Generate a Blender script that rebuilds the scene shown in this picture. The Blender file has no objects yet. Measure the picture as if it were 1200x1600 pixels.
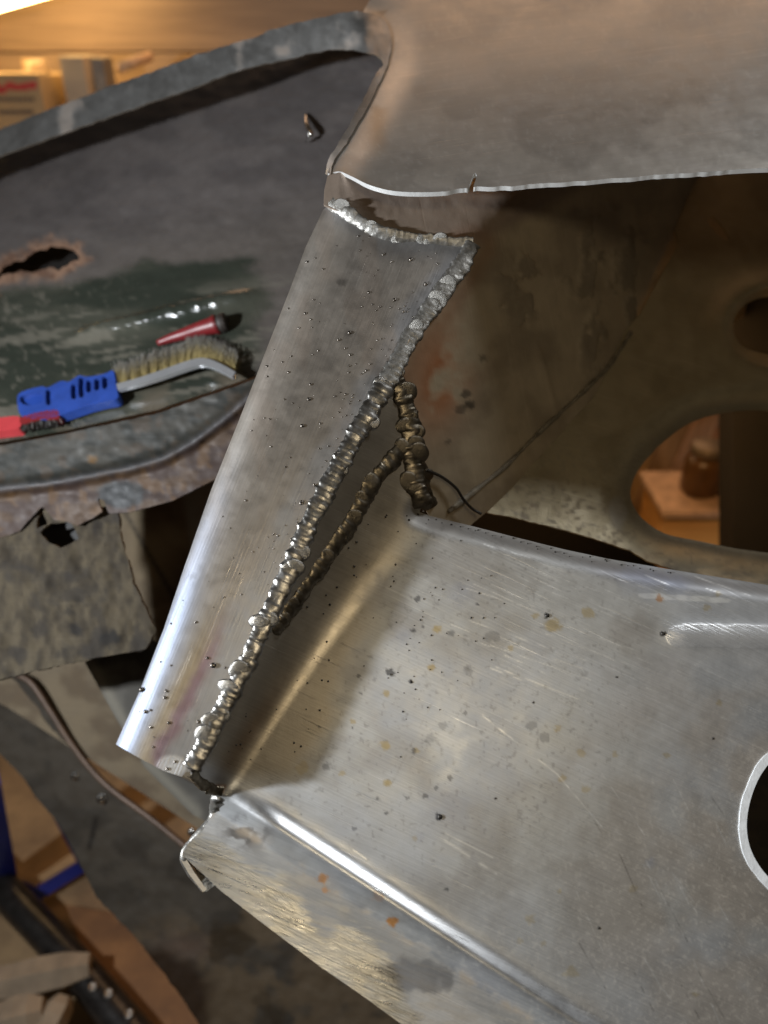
import bpy, bmesh, math, random
import numpy as np
from mathutils import Vector, Matrix

# ------------------------------------------------------------------ camera
F = 1200.0                                   # focal length in photo pixels (photo 1200 x 1600)
scene = bpy.context.scene
PITCH = math.radians(32)
CAM_H = 1.25
cam_data = bpy.data.cameras.new("camera")
cam = bpy.data.objects.new("camera", cam_data)
scene.collection.objects.link(cam)
cam.location = (0, 0, CAM_H)
cam.rotation_euler = (math.radians(90) - PITCH, 0, 0)
cam_data.sensor_fit = 'HORIZONTAL'
cam_data.sensor_width = 26.0
cam_data.lens = 26.0
cam_data.clip_start = 0.01
cam_data.clip_end = 50
cam_data.dof.use_dof = True
cam_data.dof.focus_distance = 0.50
cam_data.dof.aperture_fstop = 3.9
scene.camera = cam
SP, CP = math.sin(PITCH), math.cos(PITCH)

def c2w(x, y, d):
    """camera-aligned metres (right, up, forward) -> world"""
    x, y, d = np.asarray(x, float), np.asarray(y, float), np.asarray(d, float)
    return np.stack([x, y * SP + d * CP, CAM_H + y * CP - d * SP], -1)

def at(px, py, d):
    px, py, d = np.asarray(px, float), np.asarray(py, float), np.asarray(d, float)
    return c2w((px - 600) / F * d, -(py - 800) / F * d, d)

# ------------------------------------------------------------------ world, lamps, exposure
world = bpy.data.worlds.new("World")
scene.world = world
world.use_nodes = True
world.node_tree.nodes["Background"].inputs[0].default_value = (0.80, 0.66, 0.52, 1)
world.node_tree.nodes["Background"].inputs[1].default_value = 0.038
scene.view_settings.view_transform = 'Standard'
scene.view_settings.look = 'None'
scene.view_settings.exposure = 0.0
scene.view_settings.gamma = 1.0

def area(name, cpos, ctarget, size, power, col, shape='DISK', size_y=None):
    l = bpy.data.lights.new(name, 'AREA')
    l.shape = shape
    l.size = size
    if size_y: l.size_y = size_y
    l.energy = power
    l.color = col
    o = bpy.data.objects.new(name, l)
    scene.collection.objects.link(o)
    p = Vector(c2w(*cpos)); t = Vector(c2w(*ctarget))
    o.location = p
    o.rotation_euler = (t - p).to_track_quat('-Z', 'Y').to_euler()
    return o

area("work_lamp", (-0.80, 0.03, 0.10), (0.0, 0.0, 0.52), 0.055, 18.5, (0.90, 0.95, 1.0))
area("room_lamp", (0.17, 0.15, -0.35), (0.15, 0.0, 0.6), 0.14, 1.10, (1.0, 0.83, 0.56))
area("crease_fill", (0.95, 1.25, 0.12), (0.1, -0.1, 0.5), 0.30, 7.0, (0.94, 0.97, 1.0))  # added unseen cool light, placed to put a highlight on the crease
area("panel_glow_fill", (0.10, 1.75, 1.75), (0.1, 0.4, 0.7), 2.0, 13.5, (1.0, 0.60, 0.34), 'RECTANGLE', 0.7)  # added unseen warm light that gives the upper panel its orange glow

# ------------------------------------------------------------------ numpy noise
def vnoise(x, y, seed=0):
    xi, yi = np.floor(x).astype(np.int64), np.floor(y).astype(np.int64)
    fx, fy = x - xi, y - yi
    fx, fy = fx * fx * (3 - 2 * fx), fy * fy * (3 - 2 * fy)
    def h(a, b):
        n = (a * 374761393 + b * 668265263 + seed * 1442695041) & 0xFFFFFFFF
        n = ((n ^ (n >> 13)) * 1274126177) & 0xFFFFFFFF
        n = (n ^ (n >> 16)) & 0xFFFFFFFF
        return n / 4294967295.0
    return (h(xi, yi) * (1 - fx) + h(xi + 1, yi) * fx) * (1 - fy) + (h(xi, yi + 1) * (1 - fx) + h(xi + 1, yi + 1) * fx) * fy

def fbm(x, y, seed=0, o=4):
    s, a, t = 0, 0.5, 0
    for k in range(o):
        s = s + a * vnoise(x * 2 ** k, y * 2 ** k, seed + 17 * k); t += a; a *= 0.5
    return s / t

def sst(a, b, x):
    t = np.clip((x - a) / (b - a), 0, 1)
    return t * t * (3 - 2 * t)

def mix(a, b, t):
    a, b = np.asarray(a, float), np.asarray(b, float)
    t = np.asarray(t)[..., None]
    return a * (1 - t) + b * t

# ------------------------------------------------------------------ fields in photo pixels
def fit(points, deg=1):
    """inverse depth as a polynomial of the pixel, least squares through (px, py, depth)"""
    P = np.array(points, float)
    def basis(x, y):
        x, y = (x - 600) / 600, (y - 800) / 600
        b = [np.ones_like(x), x, y]
        if deg >= 2: b += [x * x, x * y, y * y]
        if deg >= 3: b += [x ** 3, x * x * y, x * y * y, y ** 3]
        return np.stack(b, -1)
    c, *_ = np.linalg.lstsq(basis(P[:, 0], P[:, 1]), 1 / P[:, 2], rcond=None)
    return lambda x, y: basis(np.asarray(x, float), np.asarray(y, float)) @ c

def seg_dist(x, y, pts, closed=False, want=False):
    """distance from points to a polyline; optionally nearest point and arclength"""
    pts = np.array(pts, float)
    if closed: pts = np.vstack([pts, pts[:1]])
    best = np.full(x.shape, 1e9); bx = np.zeros(x.shape); by = np.zeros(x.shape); bs = np.zeros(x.shape); acc = 0
    for (x0, y0), (x1, y1) in zip(pts[:-1], pts[1:]):
        dx, dy = x1 - x0, y1 - y0
        L2 = dx * dx + dy * dy + 1e-12
        t = np.clip(((x - x0) * dx + (y - y0) * dy) / L2, 0, 1)
        qx, qy = x0 + t * dx, y0 + t * dy
        d = np.hypot(x - qx, y - qy)
        m = d < best
        best = np.where(m, d, best); bx = np.where(m, qx, bx); by = np.where(m, qy, by)
        bs = np.where(m, acc + t * math.sqrt(L2), bs); acc += math.sqrt(L2)
    return (best, bx, by, bs) if want else best

def side(x, y, a, b):
    """signed distance to line a->b in pixels, positive to the right of the direction (image y down)"""
    dx, dy = b[0] - a[0], b[1] - a[1]
    L = math.hypot(dx, dy)
    return (-(x - a[0]) * dy + (y - a[1]) * dx) / L

def inside(x, y, poly):
    poly = np.array(poly, float); r = np.zeros(x.shape, bool)
    x0, y0 = poly[-1]
    for x1, y1 in poly:
        c = ((y1 > y) != (y0 > y)) & (x < (x0 - x1) * (y - y1) / (y0 - y1 + 1e-12) + x1)
        r ^= c; x0, y0 = x1, y1
    return r

def spline(pts, n=8, closed=False):
    P = np.array(pts, float)
    if closed: P = np.vstack([P[-1:], P, P[:2]])
    else: P = np.vstack([2 * P[0] - P[1], P, 2 * P[-1] - P[-2]])
    out = []
    t = np.linspace(0, 1, n, endpoint=False)[:, None]
    for i in range(1, len(P) - 2):
        a, b, c, d = P[i - 1], P[i], P[i + 1], P[i + 2]
        out.append(0.5 * ((2 * b) + (c - a) * t + (2 * a - 5 * b + 4 * c - d) * t ** 2 + (3 * b - a - 3 * c + d) * t ** 3))
    r = np.vstack(out)
    return r if closed else np.vstack([r, P[-2]])

def densify(poly, step=6, jit=0, scale=20, seed=1, closed=True):
    P = np.array(poly, float); Q = np.vstack([P, P[:1]]) if closed else P
    out = []
    for a, b in zip(Q[:-1], Q[1:]):
        n = max(1, int(np.hypot(*(b - a)) / step))
        out += [a + (b - a) * k / n for k in range(n)]
    if not closed: out.append(Q[-1])
    out = np.array(out)
    if jit:
        out = out + jit * np.stack([fbm(out[:, 0] / scale, out[:, 1] / scale, seed) - .5, fbm(out[:, 0] / scale, out[:, 1] / scale, seed + 5) - .5], -1) * 2
    return out

# ------------------------------------------------------------------ objects
COL = scene.collection
def link(name, mesh, parent=None, mat=None, label=None, kind=None):
    o = bpy.data.objects.new(name, mesh)
    COL.objects.link(o)
    if mat is not None and mesh is not None and not mesh.materials: mesh.materials.append(mat)
    if parent is not None: o.parent = parent
    if label: o["label"] = label
    if kind: o["kind"] = kind
    return o

def thing(name, label, cat, group=None, loc=(0, 0, 0)):
    o = bpy.data.objects.new(name, None)
    COL.objects.link(o)
    o.empty_display_size = 0.05
    o["label"] = label; o["category"] = cat
    if group: o["group"] = group
    return o

def tag(o, label, cat, group=None):
    o["label"] = label; o["category"] = cat
    if group: o["group"] = group
    return o

def mesh_np(name, V, faces, smooth=True, col=None, met=None, uv=None, bump=None):
    me = bpy.data.meshes.new(name)
    me.from_pydata([tuple(v) for v in V], [], faces)
    if smooth: me.polygons.foreach_set('use_smooth', [True] * len(me.polygons))
    if col is not None:
        a = me.attributes.new('Col', 'FLOAT_COLOR', 'POINT')
        a.data.foreach_set('color', np.ascontiguousarray(col, np.float32).ravel())
    if met is not None:
        a = me.attributes.new('Met', 'FLOAT', 'POINT')
        a.data.foreach_set('value', np.ascontiguousarray(met, np.float32).ravel())
    if bump is not None:
        a = me.attributes.new('Grind', 'FLOAT', 'POINT')
        a.data.foreach_set('value', np.ascontiguousarray(bump, np.float32).ravel())
    if uv is not None:
        l = me.uv_layers.new(name='UVMap')
        vi = np.zeros(len(me.loops), np.int32); me.loops.foreach_get('vertex_index', vi)
        l.data.foreach_set('uv', np.ascontiguousarray(uv[vi], np.float32).ravel())
    me.update()
    return me

def vnormals(V, Fq):
    a, b, c, d = (V[Fq[:, k]] for k in range(4))
    fn = np.cross(c - a, d - b)
    N = np.zeros_like(V)
    for k in range(4): np.add.at(N, Fq[:, k], fn)
    return N / (np.linalg.norm(N, axis=1, keepdims=True) + 1e-12)

def patch(name, outline, inv, mat, parent=None, step=4.0, holes=(), thick=0.0012, shade=None, height=None, uvdir=(1, 0), edge=None, label=None, kind=None):
    """sheet of metal: an outline on a surface given by inverse depth, with holes and real thickness"""
    outline = np.array(outline, float)
    x0, y0 = outline.min(0) - step; x1, y1 = outline.max(0) + step
    nx, ny = int((x1 - x0) / step) + 2, int((y1 - y0) / step) + 2
    gx, gy = np.meshgrid(x0 + step * np.arange(nx), y0 + step * np.arange(ny))
    cx, cy = gx[:-1, :-1] + step / 2, gy[:-1, :-1] + step / 2
    keep = inside(cx, cy, outline)
    for h in holes: keep &= ~inside(cx, cy, h)
    idx = np.arange(nx * ny).reshape(ny, nx)
    Q = np.stack([idx[:-1, :-1][keep], idx[1:, :-1][keep], idx[1:, 1:][keep], idx[:-1, 1:][keep]], -1)   # seen from camera: counter-clockwise
    used, Q = np.unique(Q, return_inverse=True); Q = Q.reshape(-1, 4)
    X, Y = gx.ravel()[used].copy(), gy.ravel()[used].copy()
    # boundary edges
    E = np.vstack([Q[:, [0, 1]], Q[:, [1, 2]], Q[:, [2, 3]], Q[:, [3, 0]]])
    key = np.minimum(E[:, 0], E[:, 1]).astype(np.int64) * len(X) + np.maximum(E[:, 0], E[:, 1])
    uk, first, cnt = np.unique(key, return_index=True, return_counts=True)
    BE = E[first[cnt == 1]]
    bv = np.unique(BE)
    bd, bx, by, _ = seg_dist(X[bv], Y[bv], outline, True, True)
    for h in holes:
        d2, x2, y2, _ = seg_dist(X[bv], Y[bv], h, True, True)
        m = d2 < bd
        bd = np.where(m, d2, bd); bx = np.where(m, x2, bx); by = np.where(m, y2, by)
    X[bv], Y[bv] = bx, by
    V = at(X, Y, 1 / inv(X, Y))
    N = vnormals(V, Q)
    if height is not None: V = V + N * height(X, Y)[:, None]; N = vnormals(V, Q)
    n = len(V)
    B = V - N * thick
    rim = {v: k for k, v in enumerate(bv)}
    R0, R1 = V[bv], B[bv]
    VV = np.vstack([V, B, R0, R1]); nb = len(bv)
    faces = [tuple(q) for q in Q.tolist()] + [(q[3] + n, q[2] + n, q[1] + n, q[0] + n) for q in Q.tolist()]
    for a, b in BE.tolist():
        ra, rb = rim[a], rim[b]
        faces.append((2 * n + ra, 2 * n + nb + ra, 2 * n + nb + rb, 2 * n + rb))
    s = shade(X, Y) if shade else {}
    col = np.ones((n, 4)) * 0.5
    if 'col' in s: col[:, :3] = s['col']
    col[:, 3] = s.get('rough', 0.5)
    met = np.broadcast_to(np.asarray(s.get('met', 1.0), float), (n,)).copy()
    gr = np.broadcast_to(np.asarray(s.get('grind', 0.0), float), (n,)).copy()
    ec = col[bv].copy()
    em = met[bv].copy()
    if edge is not None: ec[:, :3] = edge[:3]; ec[:, 3] = edge[3]; em[:] = .3
    col = np.vstack([col, col, ec, ec]); met = np.concatenate([met, met, em, em]); gr = np.concatenate([gr, gr, gr[bv], gr[bv]])
    ux, uy = uvdir; L = math.hypot(ux, uy); ux, uy = ux / L, uy / L
    uv = np.stack([(X * ux + Y * uy) * 4e-4, (-X * uy + Y * ux) * 4e-4], -1)
    uv = np.vstack([uv, uv, uv[bv], uv[bv]])
    me = mesh_np(name, VV, faces, True, col, met, uv, gr)
    return link(name, me, parent, mat, label, kind)

# ------------------------------------------------------------------ materials
def nodes(name):
    m = bpy.data.materials.new(name); m.use_nodes = True
    nt = m.node_tree
    return m, nt, nt.nodes["Principled BSDF"]

def nd(nt, t, **kw):
    n = nt.nodes.new(t)
    for k, v in kw.items():
        if k.startswith('i_'): n.inputs[k[2:].replace('_', ' ')].default_value = v
        else: setattr(n, k, v)
    return n

def metal_mat(name, brush=0.35, grain=0.25, scratch=0.3, cloud=0.35, spec=0.5):
    """bare sheet steel: colour, roughness and metalness come from the sheet, nodes add brushing, grain, scratches"""
    m, nt, b = nodes(name)
    L = nt.links.new
    at_ = nd(nt, 'ShaderNodeAttribute', attribute_name='Col')
    mt = nd(nt, 'ShaderNodeAttribute', attribute_name='Met')
    gr = nd(nt, 'ShaderNodeAttribute', attribute_name='Grind')
    uv = nd(nt, 'ShaderNodeUVMap', uv_map='UVMap')
    tc = nd(nt, 'ShaderNodeTexCoord')
    mp = nd(nt, 'ShaderNodeMapping'); mp.inputs['Scale'].default_value = (22, 900, 1)
    L(uv.outputs[0], mp.inputs[0])
    n1 = nd(nt, 'ShaderNodeTexNoise'); n1.inputs['Scale'].default_value = 1; n1.inputs['Detail'].default_value = 3
    L(mp.outputs[0], n1.inputs['Vector'])
    n2 = nd(nt, 'ShaderNodeTexNoise'); n2.inputs['Scale'].default_value = 900; n2.inputs['Detail'].default_value = 4
    L(tc.outputs['Object'], n2.inputs['Vector'])
    n3 = nd(nt, 'ShaderNodeTexNoise'); n3.inputs['Scale'].default_value = 60; n3.inputs['Detail'].default_value = 6; n3.inputs['Roughness'].default_value = .65
    L(tc.outputs['Object'], n3.inputs['Vector'])
    # sparse long scratches
    mp2 = nd(nt, 'ShaderNodeMapping'); mp2.inputs['Scale'].default_value = (18, 800, 1); mp2.inputs['Rotation'].default_value = (0, 0, 0.12)
    L(uv.outputs[0], mp2.inputs[0])
    n4 = nd(nt, 'ShaderNodeTexNoise'); n4.inputs['Scale'].default_value = 1; n4.inputs['Detail'].default_value = 2
    L(mp2.outputs[0], n4.inputs['Vector'])
    sr = nd(nt, 'ShaderNodeMapRange'); sr.inputs[1].default_value = .63; sr.inputs[2].default_value = .72
    L(n4.outputs[0], sr.inputs[0])
    # colour variation
    def mth(op, a, bb):
        q = nd(nt, 'ShaderNodeMath', operation=op)
        for k, v in enumerate((a, bb)):
            if isinstance(v, (int, float)): q.inputs[k].default_value = v
            else: L(v, q.inputs[k])
        return q.outputs[0]
    v = mth('MULTIPLY_ADD', n3.outputs[0], cloud); v.node.inputs[2].default_value = 1 - cloud / 2
    v = mth('ADD', v, mth('MULTIPLY', mth('SUBTRACT', n1.outputs[0], .5), brush * 1.1))
    v = mth('ADD', v, mth('MULTIPLY', sr.outputs[0], scratch * 0.5))
    mx = nd(nt, 'ShaderNodeVectorMath', operation='SCALE')
    L(at_.outputs['Color'], mx.inputs[0]); L(v, mx.inputs['Scale'])
    L(mx.outputs[0], b.inputs['Base Color'])
    L(mt.outputs['Fac'], b.inputs['Metallic'])
    r = mth('ADD', at_.outputs['Alpha'], mth('MULTIPLY', mth('SUBTRACT', n3.outputs[0], .5), .22))
    r = mth('SUBTRACT', r, mth('MULTIPLY', sr.outputs[0], scratch * .25))
    L(r, b.inputs['Roughness'])
    h = mth('MULTIPLY', n1.outputs[0], brush)
    h = mth('ADD', h, mth('MULTIPLY', n2.outputs[0], grain))
    h = mth('ADD', h, mth('MULTIPLY', n3.outputs[0], .22))
    h = mth('SUBTRACT', h, mth('MULTIPLY', sr.outputs[0], scratch))
    h = mth('ADD', h, mth('MULTIPLY', mth('MULTIPLY', gr.outputs['Fac'], n1.outputs[0]), 1.6))
    bp = nd(nt, 'ShaderNodeBump'); bp.inputs['Strength'].default_value = .5; bp.inputs['Distance'].default_value = .0003
    L(h, bp.inputs['Height']); L(bp.outputs[0], b.inputs['Normal'])
    b.inputs['Specular IOR Level'].default_value = spec
    return m

def plain_mat(name, col, rough=.6, metallic=0., var=.35, scale=40, bump=.3, dist=.002, col2=None, emis=None, stretch=None, thr=(.35, .65)):
    m, nt, b = nodes(name); L = nt.links.new
    tc = nd(nt, 'ShaderNodeTexCoord')
    src = tc.outputs['Object']
    if stretch:
        mp = nd(nt, 'ShaderNodeMapping'); mp.inputs['Scale'].default_value = stretch
        L(src, mp.inputs[0]); src = mp.outputs[0]
    n = nd(nt, 'ShaderNodeTexNoise'); n.inputs['Scale'].default_value = scale; n.inputs['Detail'].default_value = 6; n.inputs['Roughness'].default_value = .6
    L(src, n.inputs['Vector'])
    rp = nd(nt, 'ShaderNodeValToRGB')
    c1 = np.array(col); c2 = np.array(col2) if col2 is not None else c1 * (1 - var)
    rp.color_ramp.elements[0].position = thr[0]; rp.color_ramp.elements[1].position = thr[1]
    rp.color_ramp.elements[0].color = (*c2, 1); rp.color_ramp.elements[1].color = (*c1, 1)
    L(n.outputs[0], rp.inputs[0]); L(rp.outputs[0], b.inputs['Base Color'])
    b.inputs['Roughness'].default_value = rough; b.inputs['Metallic'].default_value = metallic
    bp = nd(nt, 'ShaderNodeBump'); bp.inputs['Strength'].default_value = bump; bp.inputs['Distance'].default_value = dist
    L(n.outputs[0], bp.inputs['Height']); L(bp.outputs[0], b.inputs['Normal'])
    if emis:
        b.inputs['Emission Color'].default_value = (*emis[:3], 1); b.inputs['Emission Strength'].default_value = emis[3]
    return m

M_STEEL = metal_mat("bare_sheet_steel")
M_UPPER = metal_mat("bare_panel_steel", brush=.14, grain=.35, scratch=.22, cloud=.16)
M_OLD = metal_mat("old_painted_steel", brush=.1, grain=.6, scratch=.25, spec=.25)
M_WELD = plain_mat("weld_metal", (.46, .445, .42), .34, 1., col2=(.19, .175, .15), scale=170, bump=.32, dist=.0006)
M_WELDB = plain_mat("weld_metal_dark", (.25, .215, .165), .36, 1., col2=(.10, .085, .06), scale=170, bump=.32, dist=.0006)  # darker, browner weld metal for the lower and corner runs
M_WELDG = plain_mat("ground_weld_metal", (.36, .35, .33), .42, .85, col2=(.18, .17, .15), scale=260, bump=.6, dist=.0008)
M_SPAT = plain_mat("spatter_steel", (.20, .18, .16), .3, 1., scale=300)
M_SPATD = plain_mat("spatter_soot", (.05, .045, .04), .4, .6, scale=300)

exec_order = None
# ------------------------------------------------------------------ the car body
BODY = thing("car_body", "bare steel car body corner under repair with fresh weld beads", "car body")

# --- surfaces (inverse depth fields)
def pl(p0, v0, b, c):
    return lambda x, y: v0 + b * (x - p0[0]) + c * (y - p0[1])
plate_pl = pl((505, 330), 1.89, -.000178, .00047)
panel_pl = pl((360, 1240), 2.198, -.0000935, .000496)
side_pl = pl((740, 385), 1.87, -.001607, -.000385)
strip_pl = pl((740, 385), 1.87, -.0003, .00074)
inner_pl = pl((740, 790), 1.667, -.000275, .000807)
upper_pl = pl((510, 275), 1.89, .000087, .00166)

def smin(a, b, k):
    h = np.clip(.5 + .5 * (b - a) / k, 0, 1)
    return b * (1 - h) + a * h - k * h * (1 - h)
def smax(a, b, k): return -smin(-a, -b, k)

PLATE_L = [(505, 328), (478, 385), (452, 455), (414, 552), (372, 660), (330, 765), (290, 880), (255, 985), (218, 1080), (181, 1163)]
WELD_MAIN = [(738, 382), (722, 412), (700, 445), (668, 490), (640, 530), (618, 572), (600, 605), (580, 640), (556, 680), (537, 715), (516, 755), (495, 795), (474, 840), (455, 885), (437, 925), (418, 965), (400, 1005), (382, 1045), (360, 1085), (342, 1120), (322, 1160), (300, 1200)]
WELD_TOP = [(516, 318), (545, 335), (572, 352), (598, 364), (625, 370), (660, 374), (700, 380), (738, 382)]
WELD_VERT = [(614, 590), (628, 618), (636, 645), (640, 672), (641, 700), (644, 728), (650, 758), (660, 790)]
WELD_LOW = [(634, 694), (618, 712), (600, 732), (580, 757), (562, 790), (545, 820), (524, 850), (505, 878), (486, 905), (465, 935), (446, 962), (430, 985)]
WA, WB = (620, 600), (300, 1210)

def plate_inv(x, y):
    d = seg_dist(x, y, PLATE_L)
    e = seg_dist(x, y, WELD_TOP)
    return plate_pl(x, y) - .010 * (1 - sst(0, 36, d)) ** 1.8 \
        + .004 * np.sin(x / 60 + y / 110) - .006 * np.exp(-(((x - 600) / 80) ** 2 + ((y - 400) / 30) ** 2))

EDGE_TOP = [(655, 800), (672, 806), (730, 820), (800, 838), (880, 858), (950, 873), (1050, 890), (1200, 914), (1330, 934)]
CREASE_A, CREASE_B = (360, 1250), (905, 1608)
def panel_inv(x, y):
    v = panel_pl(x, y)
    v = v + .022 * np.exp(-(((x - 850) / 420) ** 2 + ((y - 1150) / 320) ** 2))          # slight crown
    t = seg_dist(x, y, EDGE_TOP)
    below = np.where(y > 780, 1, 0)
    v = v - .030 * (1 - sst(0, 34, t)) ** 2
    # dent with a bright lip towards the outer side
    q = (y - 992 - (x - 1040) * .02) / 19
    v = v + .008 * np.exp(-q * q) * sst(1020, 1075, x)
    # joggled flange
    s = side(x, y, CREASE_A, CREASE_B)          # positive towards lower left
    v = v + .027 * np.exp(-((s + 2) / 21) ** 2) * sst(340, 440, x) - .034 * sst(-2, 30, s) + .00032 * np.maximum(s - 22, 0)
    # return wall up to the weld
    sw = -side(x, y, WA, WB)
    al = np.clip(((x - WA[0]) * (WB[0] - WA[0]) + (y - WA[1]) * (WB[1] - WA[1])) / 689 ** 2, -.4, 1.2)
    w = 1.975 + .326 * al - (.0006 + .0021 * np.clip(al, 0, 1)) * sw
    w = np.where(side(x, y, (300, 1212), (372, 1232)) > 22, -9, w)
    return smax(v, w, .10)

def side_inv(x, y):
    v = smin(side_pl(x, y) - .0012 * np.maximum(x - 930, 0), strip_pl(x, y), .06)
    return v

def inner_inv(x, y):
    v = inner_pl(x, y)
    # pressed rim round the small opening, rolled lip round the big one
    e = np.hypot((x - 1215) / 1.25, (y - 510)) 
    v = v + .014 * np.exp(-((e - 66) / 22) ** 2) - .04 * (1 - sst(46, 66, e))
    f = seg_dist(x, y, HOLE_BIG, True)
    v = v - .05 * (1 - sst(0, 60, f)) ** 2
    # sweep forward into the floor of the cavity
    v = v + .03 * sst(770, 880, y - (x - 740) * .17) ** 2
    v = v - np.maximum(0, y - 900 - (x - 740) * .17) * .0011
    return v

HOLE_BIG = spline([(985, 772), (992, 745), (1010, 718), (1040, 688), (1075, 663), (1115, 648), (1170, 641), (1240, 645), (1320, 662), (1380, 710), (1400, 780), (1380, 850), (1300, 872), (1220, 866), (1150, 857), (1090, 845), (1040, 834), (1008, 814), (992, 794)], 6, True)
HOLE_SMALL = spline([(1145, 512), (1152, 488), (1175, 470), (1210, 463), (1255, 470), (1285, 495), (1288, 525), (1262, 550), (1215, 556), (1170, 546), (1152, 532)], 6, True)

HOLE_GAP = densify([(676, 802), (700, 790), (735, 797), (790, 806), (860, 822), (930, 842), (985, 860), (1010, 876), (1080, 898), (900, 900), (700, 845)], 4, 2, 14, 3)
HOLE_SLOT = densify([(1104, 342), (1112, 337), (1124, 348), (1134, 362), (1140, 374), (1132, 376), (1120, 364), (1110, 354)], 3)
def upper_inv(x, y):
    d = seg_dist(x, y, UP_LEFT)
    return upper_pl(x, y) - .045 * (1 - sst(0, 70, d)) ** 1.7 + .02 * np.sin((x - 500) / 420) - .0000016 * np.minimum(np.maximum(0, 270 - y), 330) ** 2

UP_LEFT = spline([(512, 272), (520, 250), (545, 212), (572, 165), (596, 115), (608, 80), (606, 48), (590, 28), (566, 20)], 5)
UP_FRONT = spline([(512, 272), (530, 268), (550, 276), (580, 290), (620, 299), (680, 300), (740, 294), (820, 290), (930, 281), (1050, 273), (1200, 262), (1330, 254)], 6)

RIM_TOP = spline([(515, 274), (523, 250), (548, 212), (575, 165), (599, 115), (611, 80), (609, 48), (594, 27), (570, 18), (540, 19), (480, 32), (425, 46), (400, 58), (330, 78), (200, 125), (80, 170), (0, 202), (-90, 240), (-300, 345), (-520, 470)], 5)
RIM_BOT = spline([(508, 272), (515, 246), (538, 208), (564, 162), (586, 118), (598, 100), (592, 88), (560, 80), (515, 78), (450, 92), (380, 108), (300, 138), (200, 172), (80, 215), (0, 244), (-90, 282), (-300, 388), (-520, 515)], 5)
rim_fit = fit([(600, 60, .715), (500, 55, .735), (300, 110, .80), (100, 185, .89), (-90, 260, .98), (300, 60, .81), (300, 150, .79), (-300, 366, 1.10), (-520, 490, 1.23)], 2)
def rim_inv(x, y):
    w = np.maximum(sst(545, 600, x), sst(92, 115, y) * sst(440, 520, x))
    return rim_fit(x, y) * (1 - w) + (upper_inv(x, y) + .006) * w
tub_inv = fit([(-80, 200, 1.20), (200, 120, 1.04), (450, 60, .88), (640, 40, .79), (-80, 300, 1.13), (200, 230, .98), (450, 165, .85), (640, 130, .77),
               (-80, 420, .95), (200, 370, .87), (420, 330, .80), (600, 300, .75), (-80, 520, .89), (200, 480, .83), (420, 450, .78), (560, 430, .75),
               (-80, 640, .80), (200, 600, .76), (400, 570, .73), (500, 560, .71), (-80, 700, .76), (100, 672, .735), (250, 640, .715), (400, 590, .69), (-520, 500, 1.50), (-300, 370, 1.34), (-520, 600, 1.33), (-300, 500, 1.18), (-520, 720, 1.10), (-300, 690, .98)], 3)

# --- colouring of the sheets (heat tint, rust, paint, scale, ground patches, some painted highlights and shade)
def spots(X, Y, lst, base, col, soft=.35, seed=3):
    """lst of (x, y, radius, strength)"""
    for (sx, sy, r, a) in lst:
        m = (np.abs(X - sx) < 2.5 * r) & (np.abs(Y - sy) < 2.5 * r)
        if not m.any(): continue
        x, y = X[m], Y[m]
        d = np.hypot(x - sx, (y - sy) * 1.15) / r + 1.5 * (fbm(x / (r * .7), y / (r * .7), seed + int(sx), 4) - .5)
        k = a * (1 - sst(1 - soft, 1 + soft, d))
        base[m] = base[m] * (1 - k[:, None]) + np.array(col) * k[:, None]
    return base

def crop(lst, ox, oy, s): return [(ox + x / s, oy + y / s, r / s, a) for x, y, r, a in lst]
DARK = crop([(102, 305, 12, .7), (18, 527, 17, .8), (82, 557, 8, .8), (118, 388, 6, .6), (92, 402, 8, .5), (205, 408, 13, .5), (497, 355, 12, .85), (285, 320, 5, .7), (170, 968, 15, .9), (125, 905, 10, .6), (200, 850, 10, .6), (160, 880, 8, .5),
             (92, 768, 10, .6), (70, 910, 8, .5), (248, 652, 9, .5), (340, 912, 5, .8), (455, 620, 5, .8), (710, 542, 4, .8), (850, 410, 11, .8), (190, 1190, 8, .7), (655, 1308, 6, .8), (1003, 730, 5, .8), (260, 520, 18, .3), (330, 420, 26, .3), (450, 690, 20, .35), (490, 725, 18, .35), (180, 690, 16, .3), (140, 730, 18, .25)], 600, 780, 1.951) \
     + crop([(785, 980, 16, .45), (1080, 512, 9, .6), (895, 668, 8, .7), (903, 728, 7, .6), (875, 845, 5, .7), (1073, 687, 9, .6), (950, 680, 9, .3), (700, 1140, 5, .7), (990, 1135, 8, .7), (880, 1190, 10, .5), (960, 1085, 6, .6), (760, 842, 6, .6)], 150, 750, 2.182)
YEL = crop([(515, 385, 24, .7), (622, 348, 18, .6), (460, 355, 10, .55), (145, 515, 11, .55), (163, 395, 13, .55), (385, 455, 9, .5), (530, 700, 13, .5), (603, 775, 13, .45), (705, 778, 10, .45), (545, 852, 12, .5), (617, 884, 13, .45), (862, 780, 11, .45), (1022, 622, 10, .45), (985, 332, 10, .55), (1018, 288, 11, .5),
            (445, 1282, 16, .4), (570, 1443, 22, .4), (535, 1195, 8, .4), (760, 1185, 15, .3), (10, 865, 11, .6), (10, 755, 11, .5), (95, 1035, 9, .4), (8, 595, 10, .5), (485, 1355, 9, .35), (950, 1510, 10, .4), (415, 1345, 9, .3)], 600, 780, 1.951) \
    + crop([(875, 823, 12, .6), (985, 905, 16, .6), (705, 985, 24, .4), (838, 1000, 11, .5), (1090, 920, 10, .6), (995, 1035, 13, .6), (990, 725, 11, .5), (1145, 640, 11, .5), (1160, 510, 13, .5)], 150, 750, 2.182)
ORA = [(612, 1440, 8, .95), (505, 1373, 9, .8), (508, 1390, 6, .6), (1030, 935, 6, .7), (345, 1232, 9, .5), (590, 1402, 9, .3)]
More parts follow.
